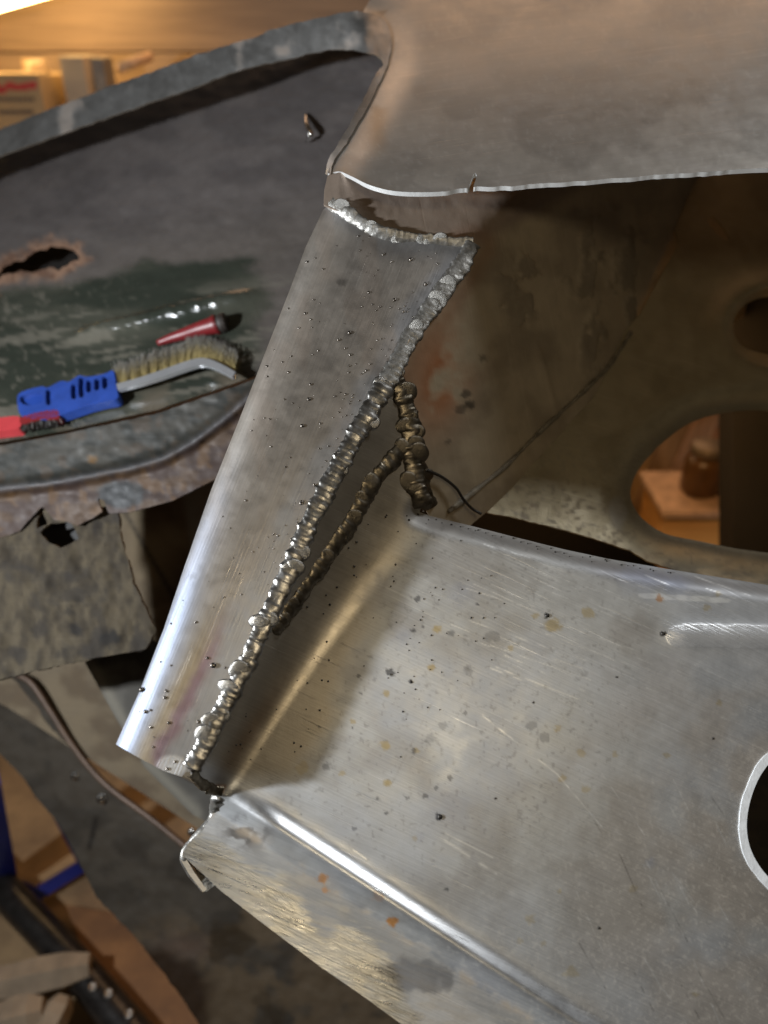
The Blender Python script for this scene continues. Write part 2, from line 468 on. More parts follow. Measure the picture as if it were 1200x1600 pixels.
BLU = crop([(812, 1108, 14, .4), (105, 1030, 16, .3), (240, 290, 40, .25), (800, 245, 60, .35), (890, 270, 40, .35), (200, 930, 60, .2), (60, 420, 30, .25)], 600, 780, 1.951)

RS = random.Random(5)
SCR = [((754, 1118), (871, 1210), 1.3, 1), ((871, 1210), (953, 1307), 1.1, 1), ((677, 1094), (612, 1225), 1.1, -1), ((1010, 1345), (1040, 1410), 1.3, 1), ((1050, 1420), (1125, 1600), 1.2, 1), ((770, 862), (900, 920), 1.2, 1), ((690, 1310), (775, 1365), 2.2, 1), ((683, 1295), (770, 1340), 1.2, 1), ((552, 1328), (572, 1342), 1.3, 1), ((1180, 980), (1085, 1040), 1.0, 1)]
for _ in range(46):
    x_, y_ = RS.uniform(700, 1150), RS.uniform(850, 1080); l_ = RS.uniform(40, 170); SCR.append(((x_, y_), (x_ + l_ * .92, y_ + l_ * RS.uniform(.30, .42)), RS.uniform(.8, 1.2), 1))
for _ in range(22):
    x_, y_ = RS.uniform(900, 1180), RS.uniform(1200, 1550); l_ = RS.uniform(40, 150); SCR.append(((x_, y_), (x_ + l_ * RS.uniform(.35, .6), y_ + l_ * .85), RS.uniform(.8, 1.1), RS.choice((1, 1, -1))))
def sh_panel(X, Y):
    n = len(X)
    n1 = fbm(X / 70, Y / 70, 2, 5); n2 = fbm(X / 14, Y / 14, 9, 4); n3 = fbm(X / 220, Y / 220, 31, 3)
    col = mix((.42, .42, .41), (.33, .318, .30), sst(.35, .65, n1))
    col = mix(col, (.45, .465, .49), sst(.45, .7, n3) * .6)
    # browner towards the lower right
    col = mix(col, (.40, .365, .325), sst(800, 1150, X) * sst(930, 1200, Y) * .8 * sst(.2, .6, n1))
    rough = .47 + .10 * (n1 - .5) + .12 * (n2 - .5)
    met = np.full(n, .66)
    speck = sst(.60, .80, fbm(X / 4, Y / 4, 77, 2)) * sst(1000, 1250, X * .4 + Y * .6)
    col = mix(col, (.48, .44, .37), speck * .30); met = met - .15 * speck
    # pits and etched flecks near the weld corner
    fl = sst(.64, .80, fbm(X / 6, Y / 6, 5, 4)) * (1 - sst(250, 420, np.hypot(X - 680, Y - 1040)))
    col = mix(col, (.17, .16, .15), fl * .40)
    # heat-tinted, bronzed return and bend beside the weld
    sw = -side(X, Y, WA, WB)
    hz = (1 - sst(95, 150, sw + 60 * (n1 - .5) + (900 - Y) * .08)) * (1 - sst(1195, 1235, Y - (X - 345) * .0))
    col = mix(col, (.36, .30, .21), hz * .75)
    brown = np.exp(-((sw - 42 - (1200 - Y) * .1) / 16) ** 2) * sst(1000, 1150, Y) * hz
    col = mix(col, (.20, .12, .06), brown * .6)
    drk = (1 - sst(18, 60, sw)) * hz
    col = mix(col, (.22, .20, .17), drk * .6)
    rough = rough * (1 - hz) + hz * (.36 + .1 * (n2 - .5))
    s = side(X, Y, CREASE_A, CREASE_B)
    cr = np.exp(-((s + 16) / 17) ** 2)
    col = mix(col, (.66, .67, .68), cr * .75); rough = rough * (1 - cr) + .32 * cr; met = met + .3 * cr  # lighter band along the crease, its highlight partly put into the colour
    # flange: scale, grey primer remains, ground-bright strip
    s = side(X, Y, CREASE_A, CREASE_B)
    fl_ = sst(24, 40, s)
    uu, vv = X * .97 + Y * .24, -X * .24 + Y * .97
    st1 = fbm(uu / 60, vv / 5, 12, 4); st2 = fbm(uu / 26, vv / 4, 71, 4)
    pr = fl_ * sst(.36, .60, fbm(X / 40, Y / 40, 15, 4) * .5 + st1 * .5)
    col = mix(col, (.25, .245, .235), pr * .75); met = met - .25 * pr; rough = rough + .08 * pr
    edge_s = 66 + 34 * np.exp(-((X - 505) / 26) ** 2) - 14 * np.exp(-((X - 560) / 30) ** 2) + 60 * sst(600, 660, X)
    gnd = fl_ * sst(-12, 14, s + 44 * (st2 - .5) - edge_s)
    col = mix(col, (.43, .42, .39), gnd * .8); met = np.clip(met + .3 * gnd, 0, 1); rough = rough * (1 - gnd) + (.30 + .25 * (st2 - .4)) * gnd
    rb = fl_ * sst(620, 660, X) * sst(60, 72, s + 20 * (st1 - .5))
    col = mix(col, (.42, .40, .37), rb * .7)
    scale = (1 - sst(0, 1, np.hypot((X - 385) / 55, (Y - 1300) / 40))) * 1.0
    col = mix(col, (.14, .13, .12), np.clip(scale * 1.6, 0, 1) * sst(.35, .6, n2)); rough = rough + .15 * scale
    grime = np.exp(-((s - 30) / 9) ** 2) * sst(.4, .65, fbm(X / 25, Y / 25, 51))
    col = mix(col, (.28, .22, .15), grime * .7); met = met - .5 * grime
    dk2 = (1 - sst(.7, 1.15, np.hypot((X - 650) / 60, (Y - 1525) / 28) + .9 * (fbm(X / 18, Y / 18, 91, 4) - .5)))
    col = mix(col, (.13, .13, .135), dk2 * .7)
    # dark oxide along the rolled top edge
    t = seg_dist(X, Y, EDGE_TOP)
    ox = (1 - sst(4, 34, t + 30 * (n1 - .5)))
    col = mix(col, (.17, .16, .15), ox * .7); rough = rough + .2 * ox
    ox2 = np.exp(-(((X - 1010) / 90) ** 2 + ((Y - 905 - (X - 1010) * .16) / 12) ** 2))
    col = mix(col, (.20, .20, .24), ox2 * .6)
    # ground patch
    g2 = sst(.45, .6, np.exp(-((Y - 993 - (X - 1040) * .01) / 22) ** 2) * sst(1020, 1060, X) + .25 * (n2 - .5))
    col = mix(col, (.72, .72, .72), g2 * .7); rough = rough * (1 - g2) + .30 * g2
    g3 = sst(.5, .7, np.exp(-((Y - 935 - (X - 1080) * .06) / 6) ** 2) * sst(980, 1010, X) * (1 - sst(1120, 1170, X)))
    col = mix(col, (.72, .72, .70), g3 * .7)
    col = spots(X, Y, BLU, col, (.30, .33, .42), .9)
    col = spots(X, Y, YEL, col, (.36, .28, .13), .3)
    col = spots(X, Y, ORA, col, (.42, .19, .05), .3)
    col = spots(X, Y, [(a, b, r * .85, k) for a, b, r, k in DARK], col, (.05, .05, .055), .22)
    for (q0, q1, wd, sg) in SCR:
        dd = seg_dist(X, Y, [q0, q1]); kk = np.exp(-(dd / wd) ** 2) * sst(.25, .75, vnoise(X / 13, Y / 13, int(q0[0])))
        col = mix(col, (.80, .80, .78) if sg > 0 else (.12, .11, .10), kk * .42); rough = rough - .12 * kk
    grind = np.clip(gnd + g2, 0, 1)
    return dict(col=col, rough=np.clip(rough, .18, .8), met=np.clip(met, 0, 1), grind=grind)

def sh_plate(X, Y):
    n1 = fbm(X / 60, Y / 90, 4, 5); n2 = fbm(X / 12, Y / 12, 19, 4)
    col = mix((.40, .365, .325), (.33, .298, .262), sst(.35, .65, n1))
    d = seg_dist(X, Y, WELD_MAIN)
    wob = 26 * (fbm(X / 40, Y / 40, 8) - .5)
    z = 1 - sst(34, 66, d + wob + 18 * sst(900, 500, Y))
    col = mix(col, (.33, .335, .35), z * .8)
    line = np.exp(-((d + wob - 58) / 11) ** 2) * sst(930, 1060, Y)
    col = mix(col, (.26, .16, .20), line * .75)
    line2 = np.exp(-((d + wob - 78) / 12) ** 2) * sst(930, 1060, Y)
    col = mix(col, (.42, .31, .15), line2 * .5)
    st = np.exp(-(((X - 625) / 75) ** 2 + ((Y - 388) / 16) ** 2))
    col = mix(col, (.22, .21, .21), st * .55)
    e = seg_dist(X, Y, WELD_TOP)
    col = mix(col, (.40, .42, .45), np.exp(-(e / 22) ** 2) * .7)
    L = seg_dist(X, Y, PLATE_L)
    blue = np.exp(-((L - 14) / 22) ** 2) * sst(650, 1000, Y)
    col = mix(col, (.33, .39, .52), blue * .8)  # bluish highlight of the lower left edge, painted into the colour
    brn = sst(.5, .7, fbm(X / 34, Y / 80, 44, 3)) * sst(1000, 600, Y)
    col = mix(col, (.36, .30, .25), brn * .4)
    col = spots(X, Y, [(534, 441, 7, .6), (545, 520, 7, .35), (640, 460, 6, .3), (300, 900, 5, .3), (412, 520, 5, .3), (512, 672, 6, .25)], col, (.12, .11, .10), .5)
    rough = .41 + .10 * (n1 - .5) + .12 * (n2 - .5) + .16 * (1 - sst(20, 75, L))
    g = 1 - sst(16, 30, np.hypot(X - 268, (Y - 1198) * 1.4))
    col = mix(col, (.7, .7, .7), g * .7)
    return dict(col=col, rough=np.clip(rough, .2, .8), met=.86, grind=np.clip(g, 0, 1) + .15)

def sh_side(X, Y):
    n1 = fbm(X / 50, Y / 60, 14, 5); n2 = fbm(X / 11, Y / 11, 29, 4)
    col = mix((.47, .395, .285), (.35, .29, .21), sst(.35, .65, n1))
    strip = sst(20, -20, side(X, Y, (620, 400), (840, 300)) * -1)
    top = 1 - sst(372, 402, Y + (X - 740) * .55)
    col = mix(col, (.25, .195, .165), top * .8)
    rust = np.exp(-(((X - 690) / 45) ** 2 + ((Y - 590 + (X - 690) * .5) / 75) ** 2)) * sst(.3, .55, n1)
    col = mix(col, (.28, .10, .035), np.clip(rust * 1.0, 0, 1))
    rr = np.exp(-((seg_dist(X, Y, WELD_MAIN[:6]) - 24) / 16) ** 2) * sst(330, 380, Y)
    col = mix(col, (.30, .13, .06), rr * .35)
    tar = sst(.50, .60, fbm(X / 24, Y / 40, 41, 5)) * (1 - sst(.75, 1.2, np.hypot((X - 950) / 75, (Y - 460) / 140)))
    tar2 = sst(.5, .6, fbm(X / 20, Y / 26, 43, 5)) * (1 - sst(.6, 1.1, np.hypot((X - 810) / 45, (Y - 450) / 70)))
    tr = np.clip(tar + tar2, 0, 1)
    col = mix(col, (.14, .115, .085), tr * .7)
    dk = spots(X, Y, [(735, 632, 9, .8), (728, 615, 7, .7), (720, 640, 8, .6), (755, 560, 6, .5), (700, 690, 5, .5)], col.copy(), (.04, .035, .03), .5)
    met = .40 - .35 * tr - .7 * np.clip(rust, 0, 1)
    return dict(col=dk, rough=.5 + .15 * (n2 - .5) + .2 * tr, met=np.clip(met, 0, 1))

def h_side(X, Y):
    tar = sst(.48, .60, fbm(X / 24, Y / 40, 41, 5)) * (1 - sst(.75, 1.2, np.hypot((X - 950) / 75, (Y - 460) / 140)))
    tar2 = sst(.48, .6, fbm(X / 20, Y / 26, 43, 5)) * (1 - sst(.6, 1.1, np.hypot((X - 810) / 45, (Y - 450) / 70)))
    crease = np.exp(-((side(X, Y, (835, 530), (868, 650))) / 7) ** 2) * sst(520, 560, Y) * (1 - sst(640, 690, Y))
    return .0020 * (tar + tar2) * (.6 + .8 * fbm(X / 8, Y / 8, 3)) + .002 * crease + .0006 * (fbm(X / 15, Y / 15, 88) - .5)

def sh_inner(X, Y):
    n1 = fbm(X / 50, Y / 50, 24, 5); n2 = fbm(X / 10, Y / 10, 39, 4)
    col = mix((.42, .365, .25), (.35, .30, .20), sst(.35, .65, n1))
    t = seg_dist(X, Y, EDGE_TOP)
    rim = 1 - sst(6, 26, seg_dist(X, Y, HOLE_BIG, True) + 20 * (n1 - .5))
    col = mix(col, (.17, .15, .12), rim * .5)
    dirt = sst(.52, .74, fbm(X / 8, Y / 5, 6, 4)) * sst(640, 740, Y)
    col = mix(col, (.12, .10, .08), dirt * .45)
    low = sst(805, 850, Y - (X - 740) * .155)
    rusty = low * sst(.38, .6, fbm(X / 30, Y / 14, 66, 4))
    col = mix(col, (.30, .21, .12), rusty * .6); col = mix(col, (.06, .05, .04), low * (1 - sst(.38, .6, fbm(X / 30, Y / 14, 66, 4))) * .7)
    pale = 1 - sst(.6, 1.1, np.hypot((X - 966) / 15, (Y - 800) / 30) + .6 * (n2 - .5))
    col = mix(col, (.42, .40, .36), pale * .6)
    col = mix(col, (.022, .018, .014), sst(960, 1030, Y) * .95)      # shade inside the lower half, painted near black into the colour
    return dict(col=col, rough=.48 + .15 * (n2 - .5), met=np.clip(.5 - .4 * dirt - .4 * low, 0, 1))

def sh_upper(X, Y):
    n1 = fbm(X / 110 + Y / 260, Y / 60, 54, 5); n2 = fbm(X / 9, Y / 9, 59, 3); n3 = fbm(X / 40, Y / 22, 71, 4)
    col = mix((.40, .37, .33), (.34, .31, .275), sst(.3, .7, n1))
    col = mix(col, (.27, .25, .225), sst(.52, .60, fbm(X / 120, Y / 70, 81, 3)) * sst(90, 190, Y) * .6)
    wipe = sst(.55, .7, n3) * sst(60, 120, Y)
    col = mix(col, (.44, .41, .38), wipe * .25)
    br = np.exp(-((X - 590) / 16) ** 2) * sst(.4, .6, n3) * sst(90, 140, Y) * sst(270, 200, Y)
    col = mix(col, (.22, .15, .08), br * .6)
    edge = seg_dist(X, Y, UP_FRONT)
    col = mix(col, (.28, .21, .14), np.exp(-(edge / 8) ** 2) * (1 - sst(560, 640, X)) * .5)
    sp = sst(.80, .86, vnoise(X / 4.5, Y / 4.5, 7))
    col = mix(col, (.62, .60, .57), sp * .12)
    return dict(col=col, rough=.43 + .12 * (n1 - .5) + .08 * (n2 - .5), met=.7)

def sh_rim(X, Y):
    n1 = fbm(X / 22, Y / 22, 94, 4); n2 = fbm(X / 7, Y / 7, 99, 3)
    col = mix((.27, .265, .255), (.205, .20, .19), sst(.3, .7, n1))
    ru = sst(.54, .74, fbm(X / 34, Y / 40, 103, 4)) * .8
    col = mix(col, (.27, .20, .15), ru * .55)
    return dict(col=col, rough=.45 + .2 * (n2 - .5), met=np.clip(.8 - .7 * ru, 0, 1))

RUST_HOLE = densify([(-60, 450), (-20, 430), (0, 424), (25, 408), (45, 397), (60, 392), (72, 385), (95, 384), (112, 388), (123, 408), (108, 412), (92, 420), (75, 417), (52, 426), (30, 421), (5, 432), (-30, 450)], 3, 7, 9, 5)
def sh_tub(X, Y):
    n1 = fbm(X / 60, Y / 30, 124, 5); n2 = fbm(X / 9, Y / 9, 129, 4); n3 = fbm(X / 120 + Y / 300, Y / 26, 131, 4)
    col = mix((.150, .145, .150), (.115, .112, .118), sst(.35, .65, n1))
    fade = sst(300, 430, Y + X * .22 - 60)
    col = mix(col, (.15, .14, .125), fade * .5)
    yl = Y + X * .13
    green = sst(446, 462, yl + 26 * (fbm(X / 45, Y / 40, 61, 4) - .5) + 18 * np.exp(-((X - 240) / 60) ** 2)) * (1 - sst(385, 432, X + 50 * (n1 - .5) + 20 * (n2 - .5)))
    gcol = mix((.034, .043, .036), (.066, .074, .062), sst(.35, .7, n3))
    crk = np.abs(fbm(X / 22, Y / 20, 142, 3) - .5)
    gcol = mix(gcol, (.16, .16, .14), (1 - sst(.008, .03, crk)) * .55 * sst(260, 60, X))
    col = mix(col, gcol, green)
    wear = sst(.58, .66, fbm(X / 120 + Y / 110, Y / 9 + X * .018, 151, 3)) * sst(470, 520, yl)
    col = mix(col, (.20, .20, .175), wear * .55)
    h = seg_dist(X, Y, RUST_HOLE, True)
    ru = (1 - sst(4, 20, h + 30 * (fbm(X / 16, Y / 14, 127, 5) - .5)))
    col = mix(col, mix((.30, .19, .13), (.15, .085, .055), sst(.35, .65, fbm(X / 10, Y / 8, 321, 4))), ru * .9)
    low = sst(600, 640, Y + (X - 200) * .28) * sst(.4, .6, fbm(X / 60, Y / 40, 161, 4))
    col = mix(col, (.17, .15, .12), low * .6)
    met = .25 * (1 - green) * (1 - ru)
    col = col * np.array([.62, .565, .52])
    return dict(col=col, rough=np.clip(.52 - .30 * green - .22 * np.exp(-((Y - 498 + (X - 240) * .235) / 12) ** 2) * green + .25 * ru + .2 * (n2 - .5), .17, .9), met=met)
def h_tub(X, Y):
    r = np.exp(-((Y + X * .28 - 625 - 100) / 10) ** 2) * 0
    bead = np.exp(-((Y - 498 + (X - 240) * .235) / 9) ** 2) * sst(100, 160, X) * (1 - sst(350, 420, X))
    step1 = sst(600, 612, Y + (X - 200) * .30 - 48 + 60)
    return .009 * bead * (.7 + .6 * fbm(X / 8, Y / 8, 77)) + .0010 * (fbm(X / 12, Y / 12, 171) - .5) + .0015 * (fbm(X / 50, Y / 14, 173) - .5)

# --- build the sheets
plate_out = densify(np.vstack([np.array(PLATE_L), [(215, 1183), (255, 1204), (284, 1214), (290, 1206), (297, 1206)], np.array(WELD_MAIN)[::-1], np.array(WELD_TOP)[::-1][1:]]), 5)
plate = patch("pillar_plate", plate_out, plate_inv, M_STEEL, BODY, 2.5, shade=sh_plate, uvdir=(-.38, .92), thick=.0016, edge=(.42, .36, .30, .4), label="tapered repair plate with tiny spatter beads between two weld seams")

flange_edge = [(700, 1660), (640, 1610), (575, 1562), (500, 1510), (420, 1450), (345, 1392), (300, 1350), (284, 1335), (294, 1318), (318, 1296), (332, 1272), (336, 1248), (334, 1238), (318, 1224), (300, 1212)]
hole_r = [(1299 + 134 * math.cos(a) * (1 + .012 * math.sin(5 * a)), 1283 + 134 * math.sin(a)) for a in np.linspace(0, 2 * math.pi, 90, endpoint=False)]
panel_out = densify(np.vstack([np.array(WELD_MAIN)[6:], flange_edge[::-1], [(960, 1660), (1340, 1660), (1340, 936)], np.array(EDGE_TOP)[::-1], np.array(WELD_VERT)[::-1]]), 5, 0)
panel = patch("lower_panel", panel_out, panel_inv, M_STEEL, BODY, 2.1, holes=[hole_r], shade=sh_panel, uvdir=(.90, .42), thick=.0014,
              label="spotted bright steel lower panel with folded flange and round opening")

side_out = densify([(506, 320), (507, 295), (512, 274), (535, 268), (600, 275), (700, 278), (1000, 255), (1300, 240), (1300, 420), (1080, 540), (900, 670), (760, 800), (700, 850), (668, 800), (655, 760), (641, 690), (632, 640), (612, 588), (640, 530), (700, 445), (738, 382), (660, 376), (598, 366), (545, 337)], 6)
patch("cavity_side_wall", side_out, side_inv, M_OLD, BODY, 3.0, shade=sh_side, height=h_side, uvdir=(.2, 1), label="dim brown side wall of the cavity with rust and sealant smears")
inner_out = densify([(690, 845), (760, 770), (900, 600), (1000, 490), (1060, 380), (1000, 200), (1420, 180), (1440, 1440), (1000, 1430), (700, 1000)], 8)
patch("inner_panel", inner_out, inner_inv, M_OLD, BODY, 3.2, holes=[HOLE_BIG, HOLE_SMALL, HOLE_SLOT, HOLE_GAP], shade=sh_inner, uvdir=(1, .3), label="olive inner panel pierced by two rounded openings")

notch1 = densify([(729, 302), (733, 289), (739, 274), (744, 269), (745, 276), (740, 290), (737, 302)], 3)
up_out = np.vstack([UP_LEFT[::-1], UP_FRONT[1:], [(1330, -200), (600, -200), (580, -60), (578, 0)]])
nf = len(UP_FRONT)
jx = UP_FRONT.copy(); m_ = jx[:, 0] > 700
jx[m_, 1] += 5 * (fbm(jx[m_, 0] / 60, jx[m_, 0] * 0, 7) - .5)
jx = densify(jx, 4, 0, closed=False); jm = jx[:, 0] > 690
jx[jm, 1] += 5 * (fbm(jx[jm, 0] / 17, jx[jm, 0] * 0, 8, 4) - .5) * sst(.35, .7, fbm(jx[jm, 0] / 70, jx[jm, 0] * 0, 18, 2))
up_out = np.vstack([UP_LEFT[::-1], jx[1:], [(1330, -200), (600, -200), (580, -60), (578, 0)]])
upper = patch("upper_panel", up_out, upper_inv, M_UPPER, BODY, 3.0, holes=[notch1], shade=sh_upper, uvdir=(1, -.15), thick=.0032, edge=(.60, .60, .59, .42), label="smooth satin upper panel with a ragged bright cut edge")

rim_out = np.vstack([RIM_TOP, RIM_BOT[::-1]])
rim_out = densify(rim_out, 4, 2.2, 9, 3)
patch("boot_rim", rim_out, rim_inv, M_OLD, BODY, 4.0, shade=sh_rim, thick=.0015, edge=(.10, .08, .06, .6), label="curved grey rim of the boot opening flecked with rust")
tub_out = densify([(-520, 720), (-520, 500), (-300, 370), (-120, 275), (0, 226), (200, 152), (380, 92), (450, 76), (540, 62), (660, 62), (690, 300), (640, 520), (420, 580), (372, 596), (250, 638), (100, 672), (0, 690), (-120, 712), (-300, 720)], 8)
tub = patch("boot_well", tub_out, tub_inv, M_OLD, BODY, 4.0, holes=[RUST_HOLE], shade=sh_tub, height=h_tub, uvdir=(1, -.25), label="dark boot well with chipped green paint and a rusted-through hole")
def N_of(inv, x, y):
    e = 4.0
    p = lambda a, b: np.array(at(a, b, 1 / inv(np.array(float(a)), np.array(float(b)))))
    n = np.cross(p(x, y + e) - p(x, y - e), p(x + e, y) - p(x - e, y)); n /= np.linalg.norm(n)
    c = p(x, y) - np.array([0, 0, CAM_H])
    return n if n @ c < 0 else -n

# ------------------------------------------------------------------ weld seams, beads and spatter
RND = random.Random(11)
def bead_mesh(k, mat):
    """one frozen weld puddle: a low dome, steeper at the front, with ripple rings"""
    rg = np.random.RandomState(50 + k)
    nr, na = 9, 20
    V = [(0, 0, 0)]; Fc = []
    ph = rg.rand() * 6; el = 1.0 + .25 * rg.rand(); lob = .03 + .06 * rg.rand(); dip = rg.rand() * .12
    def hgt(r, a):
        h = math.sqrt(max(0, 1 - r ** 2.4))
        h *= 1 + .22 * r * math.cos(a + .3)
        h += .035 * math.cos(r * 15 + ph) * (1 - r) - dip * .25 * math.exp(-(r / .35) ** 2)
        return h
    V[0] = (0, 0, hgt(0, 0) * .5)
    for i in range(1, nr + 1):
        r = i / nr
        for j in range(na):
            a = 2 * math.pi * j / na
            q = 1 + lob * math.sin(2 * a + ph) * r + .02 * math.sin(5 * a + 2 * ph) * r
            V.append((r * el * q * math.cos(a), r * q * math.sin(a), hgt(r, a) * .5 ))
    for j in range(na): Fc.append((0, 1 + j, 1 + (j + 1) % na))
    for i in range(nr - 1):
        o = 1 + i * na
        for j in range(na): Fc.append((o + j, o + na + j, o + na + (j + 1) % na, o + (j + 1) % na))
    o = len(V) - na
    n0 = len(V)
    for j in range(na): V.append((V[o + j][0] * .8, V[o + j][1] * .8, -.35))
    for j in range(na): Fc.append((o + j, n0 + j, n0 + (j + 1) % na, o + (j + 1) % na))
    me = mesh_np("weld_bead", np.array(V), Fc)
    me.materials.append(mat)
    return me
BEADS = [bead_mesh(k, M_WELD) for k in range(6)]
BEADS_G = [bead_mesh(k + 40, M_WELDG) for k in range(6)]
BEADS_D = [bead_mesh(k + 20, M_WELDB) for k in range(6)]

def resample(path, step):
    P = spline(path, 10); L = np.concatenate([[0], np.cumsum(np.hypot(*np.diff(P, axis=0).T))])
    n = max(2, int(L[-1] / step)); t = np.linspace(0, L[-1], n + 1)
    return np.stack([np.interp(t, L, P[:, 0]), np.interp(t, L, P[:, 1])], -1)

def seam(label, path, inv, wpx, mat, beads, spacing, lift=0.0, hscale=1.0, squash=1.0, jit=.12, skip=0.0, ridge=1.0, leader=None, nrm=None):
    """welded seam: a rough ridge with one bead per puddle"""
    Q = resample(path, 1.6)
    x, y = Q[:, 0], Q[:, 1]
    P = at(x, y, 1 / inv(x, y))
    T = np.gradient(P, axis=0); T /= np.linalg.norm(T, axis=1, keepdims=True)
    C = np.array([0, 0, CAM_H]) - P; C /= np.linalg.norm(C, axis=1, keepdims=True)
    Np = np.array([N_of(inv, a, b) for a, b in Q]) if nrm is None else C
    Np = Np * .6 + C * .4
    Np -= T * np.sum(Np * T, 1, keepdims=True); Np /= np.linalg.norm(Np, axis=1, keepdims=True)
    Bn = np.cross(Np, T)
    mm = (1 / inv(x, y)) / F
    w = wpx / 2 * mm * (.75 + .5 * fbm(np.arange(len(x)) / 6, x * 0, 33))
    k = 15; th = np.linspace(-math.pi * .62, math.pi * .62, k)
    run = np.concatenate([[0], np.cumsum(np.hypot(*np.diff(Q, axis=0).T))])
    V = []
    ii, jj = np.meshgrid(np.arange(len(x)), np.arange(k), indexing='ij')
    vn1 = fbm(run / 40, run * 0, 5, 3); vn2 = fbm(ii / 7.0, jj / 3.0 + 7, 21 + int(path[0][0]), 4)
    for i in range(len(x)):
        for j, a in enumerate(th):
            ph = run[i] / (spacing * .8) + 1.2 * (vn1[i] - .5) + .55 * math.sin(a) ** 2
            rp = (ph % 1.0); rp = (1 - rp) ** .7 * min(1, rp * 6)
            rr = w[i] * (1 + .55 * (vn2[i, j] - .5) + .08 * (rp - .45))
            V.append(P[i] + Bn[i] * rr * math.sin(a) * .95 + Np[i] * (rr * math.cos(a) * .55 * hscale * ridge + lift))
    Fc = [(i * k + j, i * k + j + 1, (i + 1) * k + j + 1, (i + 1) * k + j) for i in range(len(x) - 1) for j in range(k - 1)]
    me = mesh_np("weld_seam", np.array(V), Fc)
    o = link("weld_seam", me, BODY, mat, label)
    acc = 0; i = 0
    Ld = np.concatenate([[0], np.cumsum(np.hypot(*np.diff(Q, axis=0).T))])
    s = spacing * .4
    while s < Ld[-1]:
        i = int(np.argmin(abs(Ld - s)))
        s += spacing * RND.uniform(.6, 1.35)
        if RND.random() < skip: continue
        r = wpx / 2 * mm[i] * RND.choice((RND.uniform(.62, .85), RND.uniform(.85, 1.15), RND.uniform(.85, 1.1)))
        b = bpy.data.objects.new("weld_bead", RND.choice(beads))
        COL.objects.link(b)
        t, n = Vector(T[i]), Vector(Np[i])
        ang = RND.uniform(-.3, .3)
        lean = RND.uniform(.10, .28)
        n2 = (n + t * lean + Vector(Bn[i]) * RND.uniform(-.10, .10)).normalized()
        t2 = (t - n2 * t.dot(n2)).normalized(); b2 = n2.cross(t2)
        R = Matrix((t2, b2, n2)).transposed() @ Matrix.Rotation(ang, 3, 'Z')
        off = Vector(Bn[i]) * RND.uniform(-jit, jit) * r * 2
        r *= .86
        sc = Vector((r * RND.uniform(.7, .95) * squash, r * RND.uniform(.9, 1.15), r * hscale * RND.uniform(.6, .95)))
        b.matrix_world = Matrix.Translation(Vector(P[i]) + off + n * (lift + r * .20 * hscale * ridge)) @ R.to_4x4() @ Matrix.Diagonal(sc).to_4x4()
        b.parent = o
    return o

seam("main weld seam of overlapping silvery beads", WELD_MAIN[5:], plate_inv, 32, M_WELD, BEADS, 14, hscale=.56, skip=.35, jit=.28)
seam("dressed upper run of the main weld, flatter and greyer", WELD_MAIN[:7], plate_inv, 29, M_WELDG, BEADS_G, 17, lift=.0012, hscale=.38, squash=1.3, skip=.6)
seam("rough ground weld along the top of the plate", WELD_TOP, lambda x, y: np.maximum(plate_inv(x, y), side_inv(x, y)), 20, M_WELDG, BEADS_G, 15, lift=.0004, hscale=.34, squash=1.4, jit=.3, skip=.5, ridge=1.2, nrm=1)
seam("second weld run merging into the main seam", WELD_LOW, panel_inv, 29, M_WELDB, BEADS_D, 19, hscale=.6, skip=.1, jit=.18)
seam("dark vertical weld run in the corner of the cavity", WELD_VERT, panel_inv, 36, M_WELDB, BEADS_D, 19, hscale=.66, jit=.3, skip=.2)
seam("dark lumpy weld heap at the lower corner", [(650, 715), (658, 735), (662, 760), (672, 792)], side_inv, 26, M_WELDB, BEADS_D, 18, hscale=.8, jit=.3)
seam("burnt ragged weld end at the foot of the plate", [(300, 1206), (312, 1222), (330, 1232), (348, 1236)], panel_inv, 17, M_WELDB, BEADS_D, 12, hscale=.8, jit=.3)

def ico(sub=1):
    bm = bmesh.new(); bmesh.ops.create_icosphere(bm, subdivisions=sub, radius=1)
    V = np.array([v.co[:] for v in bm.verts]); Fc = [tuple(v.index for v in f.verts) for f in bm.faces]; bm.free()
    return V, Fc
ICO_V, ICO_F = ico(2)
def drops(name, lst, inv, mat, parent, flat=.75):
    V = []; Fc = []
    for (px, py, r) in lst:
        d = 1 / float(inv(np.array(float(px)), np.array(float(py)))); p = np.array(at(px, py, d)); n = N_of(inv, px, py)
        rr = r * d / F
        a = np.cross(n, [0.3, .5, .8]); a /= np.linalg.norm(a); b = np.cross(n, a)
        W = p + rr * ((ICO_V[:, :1] * RND.uniform(.85, 1.2)) * a + ICO_V[:, 1:2] * b + (ICO_V[:, 2:3] * flat + .35) * n)
        o = len(V); V += list(W); Fc += [tuple(i + o for i in f) for f in ICO_F]
    return link(name, mesh_np(name, np.array(V), Fc), parent, mat, kind="stuff")
A = [(240, 583), (212, 425), (247, 410), (280, 455), (433, 377), (425, 318), (492, 482), (507, 460), (470, 552), (577, 583), (645, 415), (708, 517), (565, 425), (530, 395), (485, 602), (500, 627), (515, 612), (440, 612), (135, 620), (205, 640), (228, 665), (178, 700), (390, 720), (345, 750), (45, 860), (110, 842), (145, 818), (135, 885), (235, 812), (258, 795), (388, 858), (393, 812), (372, 785), (460, 877), (385, 885), (47, 903), (228, 935), (220, 997), (328, 985), (373, 977), (430, 1003), (118, 998), (57, 1080), (193, 1108), (268, 1098), (375, 1065), (62, 1195), (142, 1240), (122, 1280), (290, 1255), (245, 1355), (190, 1430), (505, 915), (615, 632), (655, 655), (735, 600), (555, 790), (475, 850), (560, 300), (755, 433)]
BIG = {(708, 517), (220, 997), (193, 1108), (245, 1355), (190, 1430), (390, 720), (645, 415), (577, 583)}
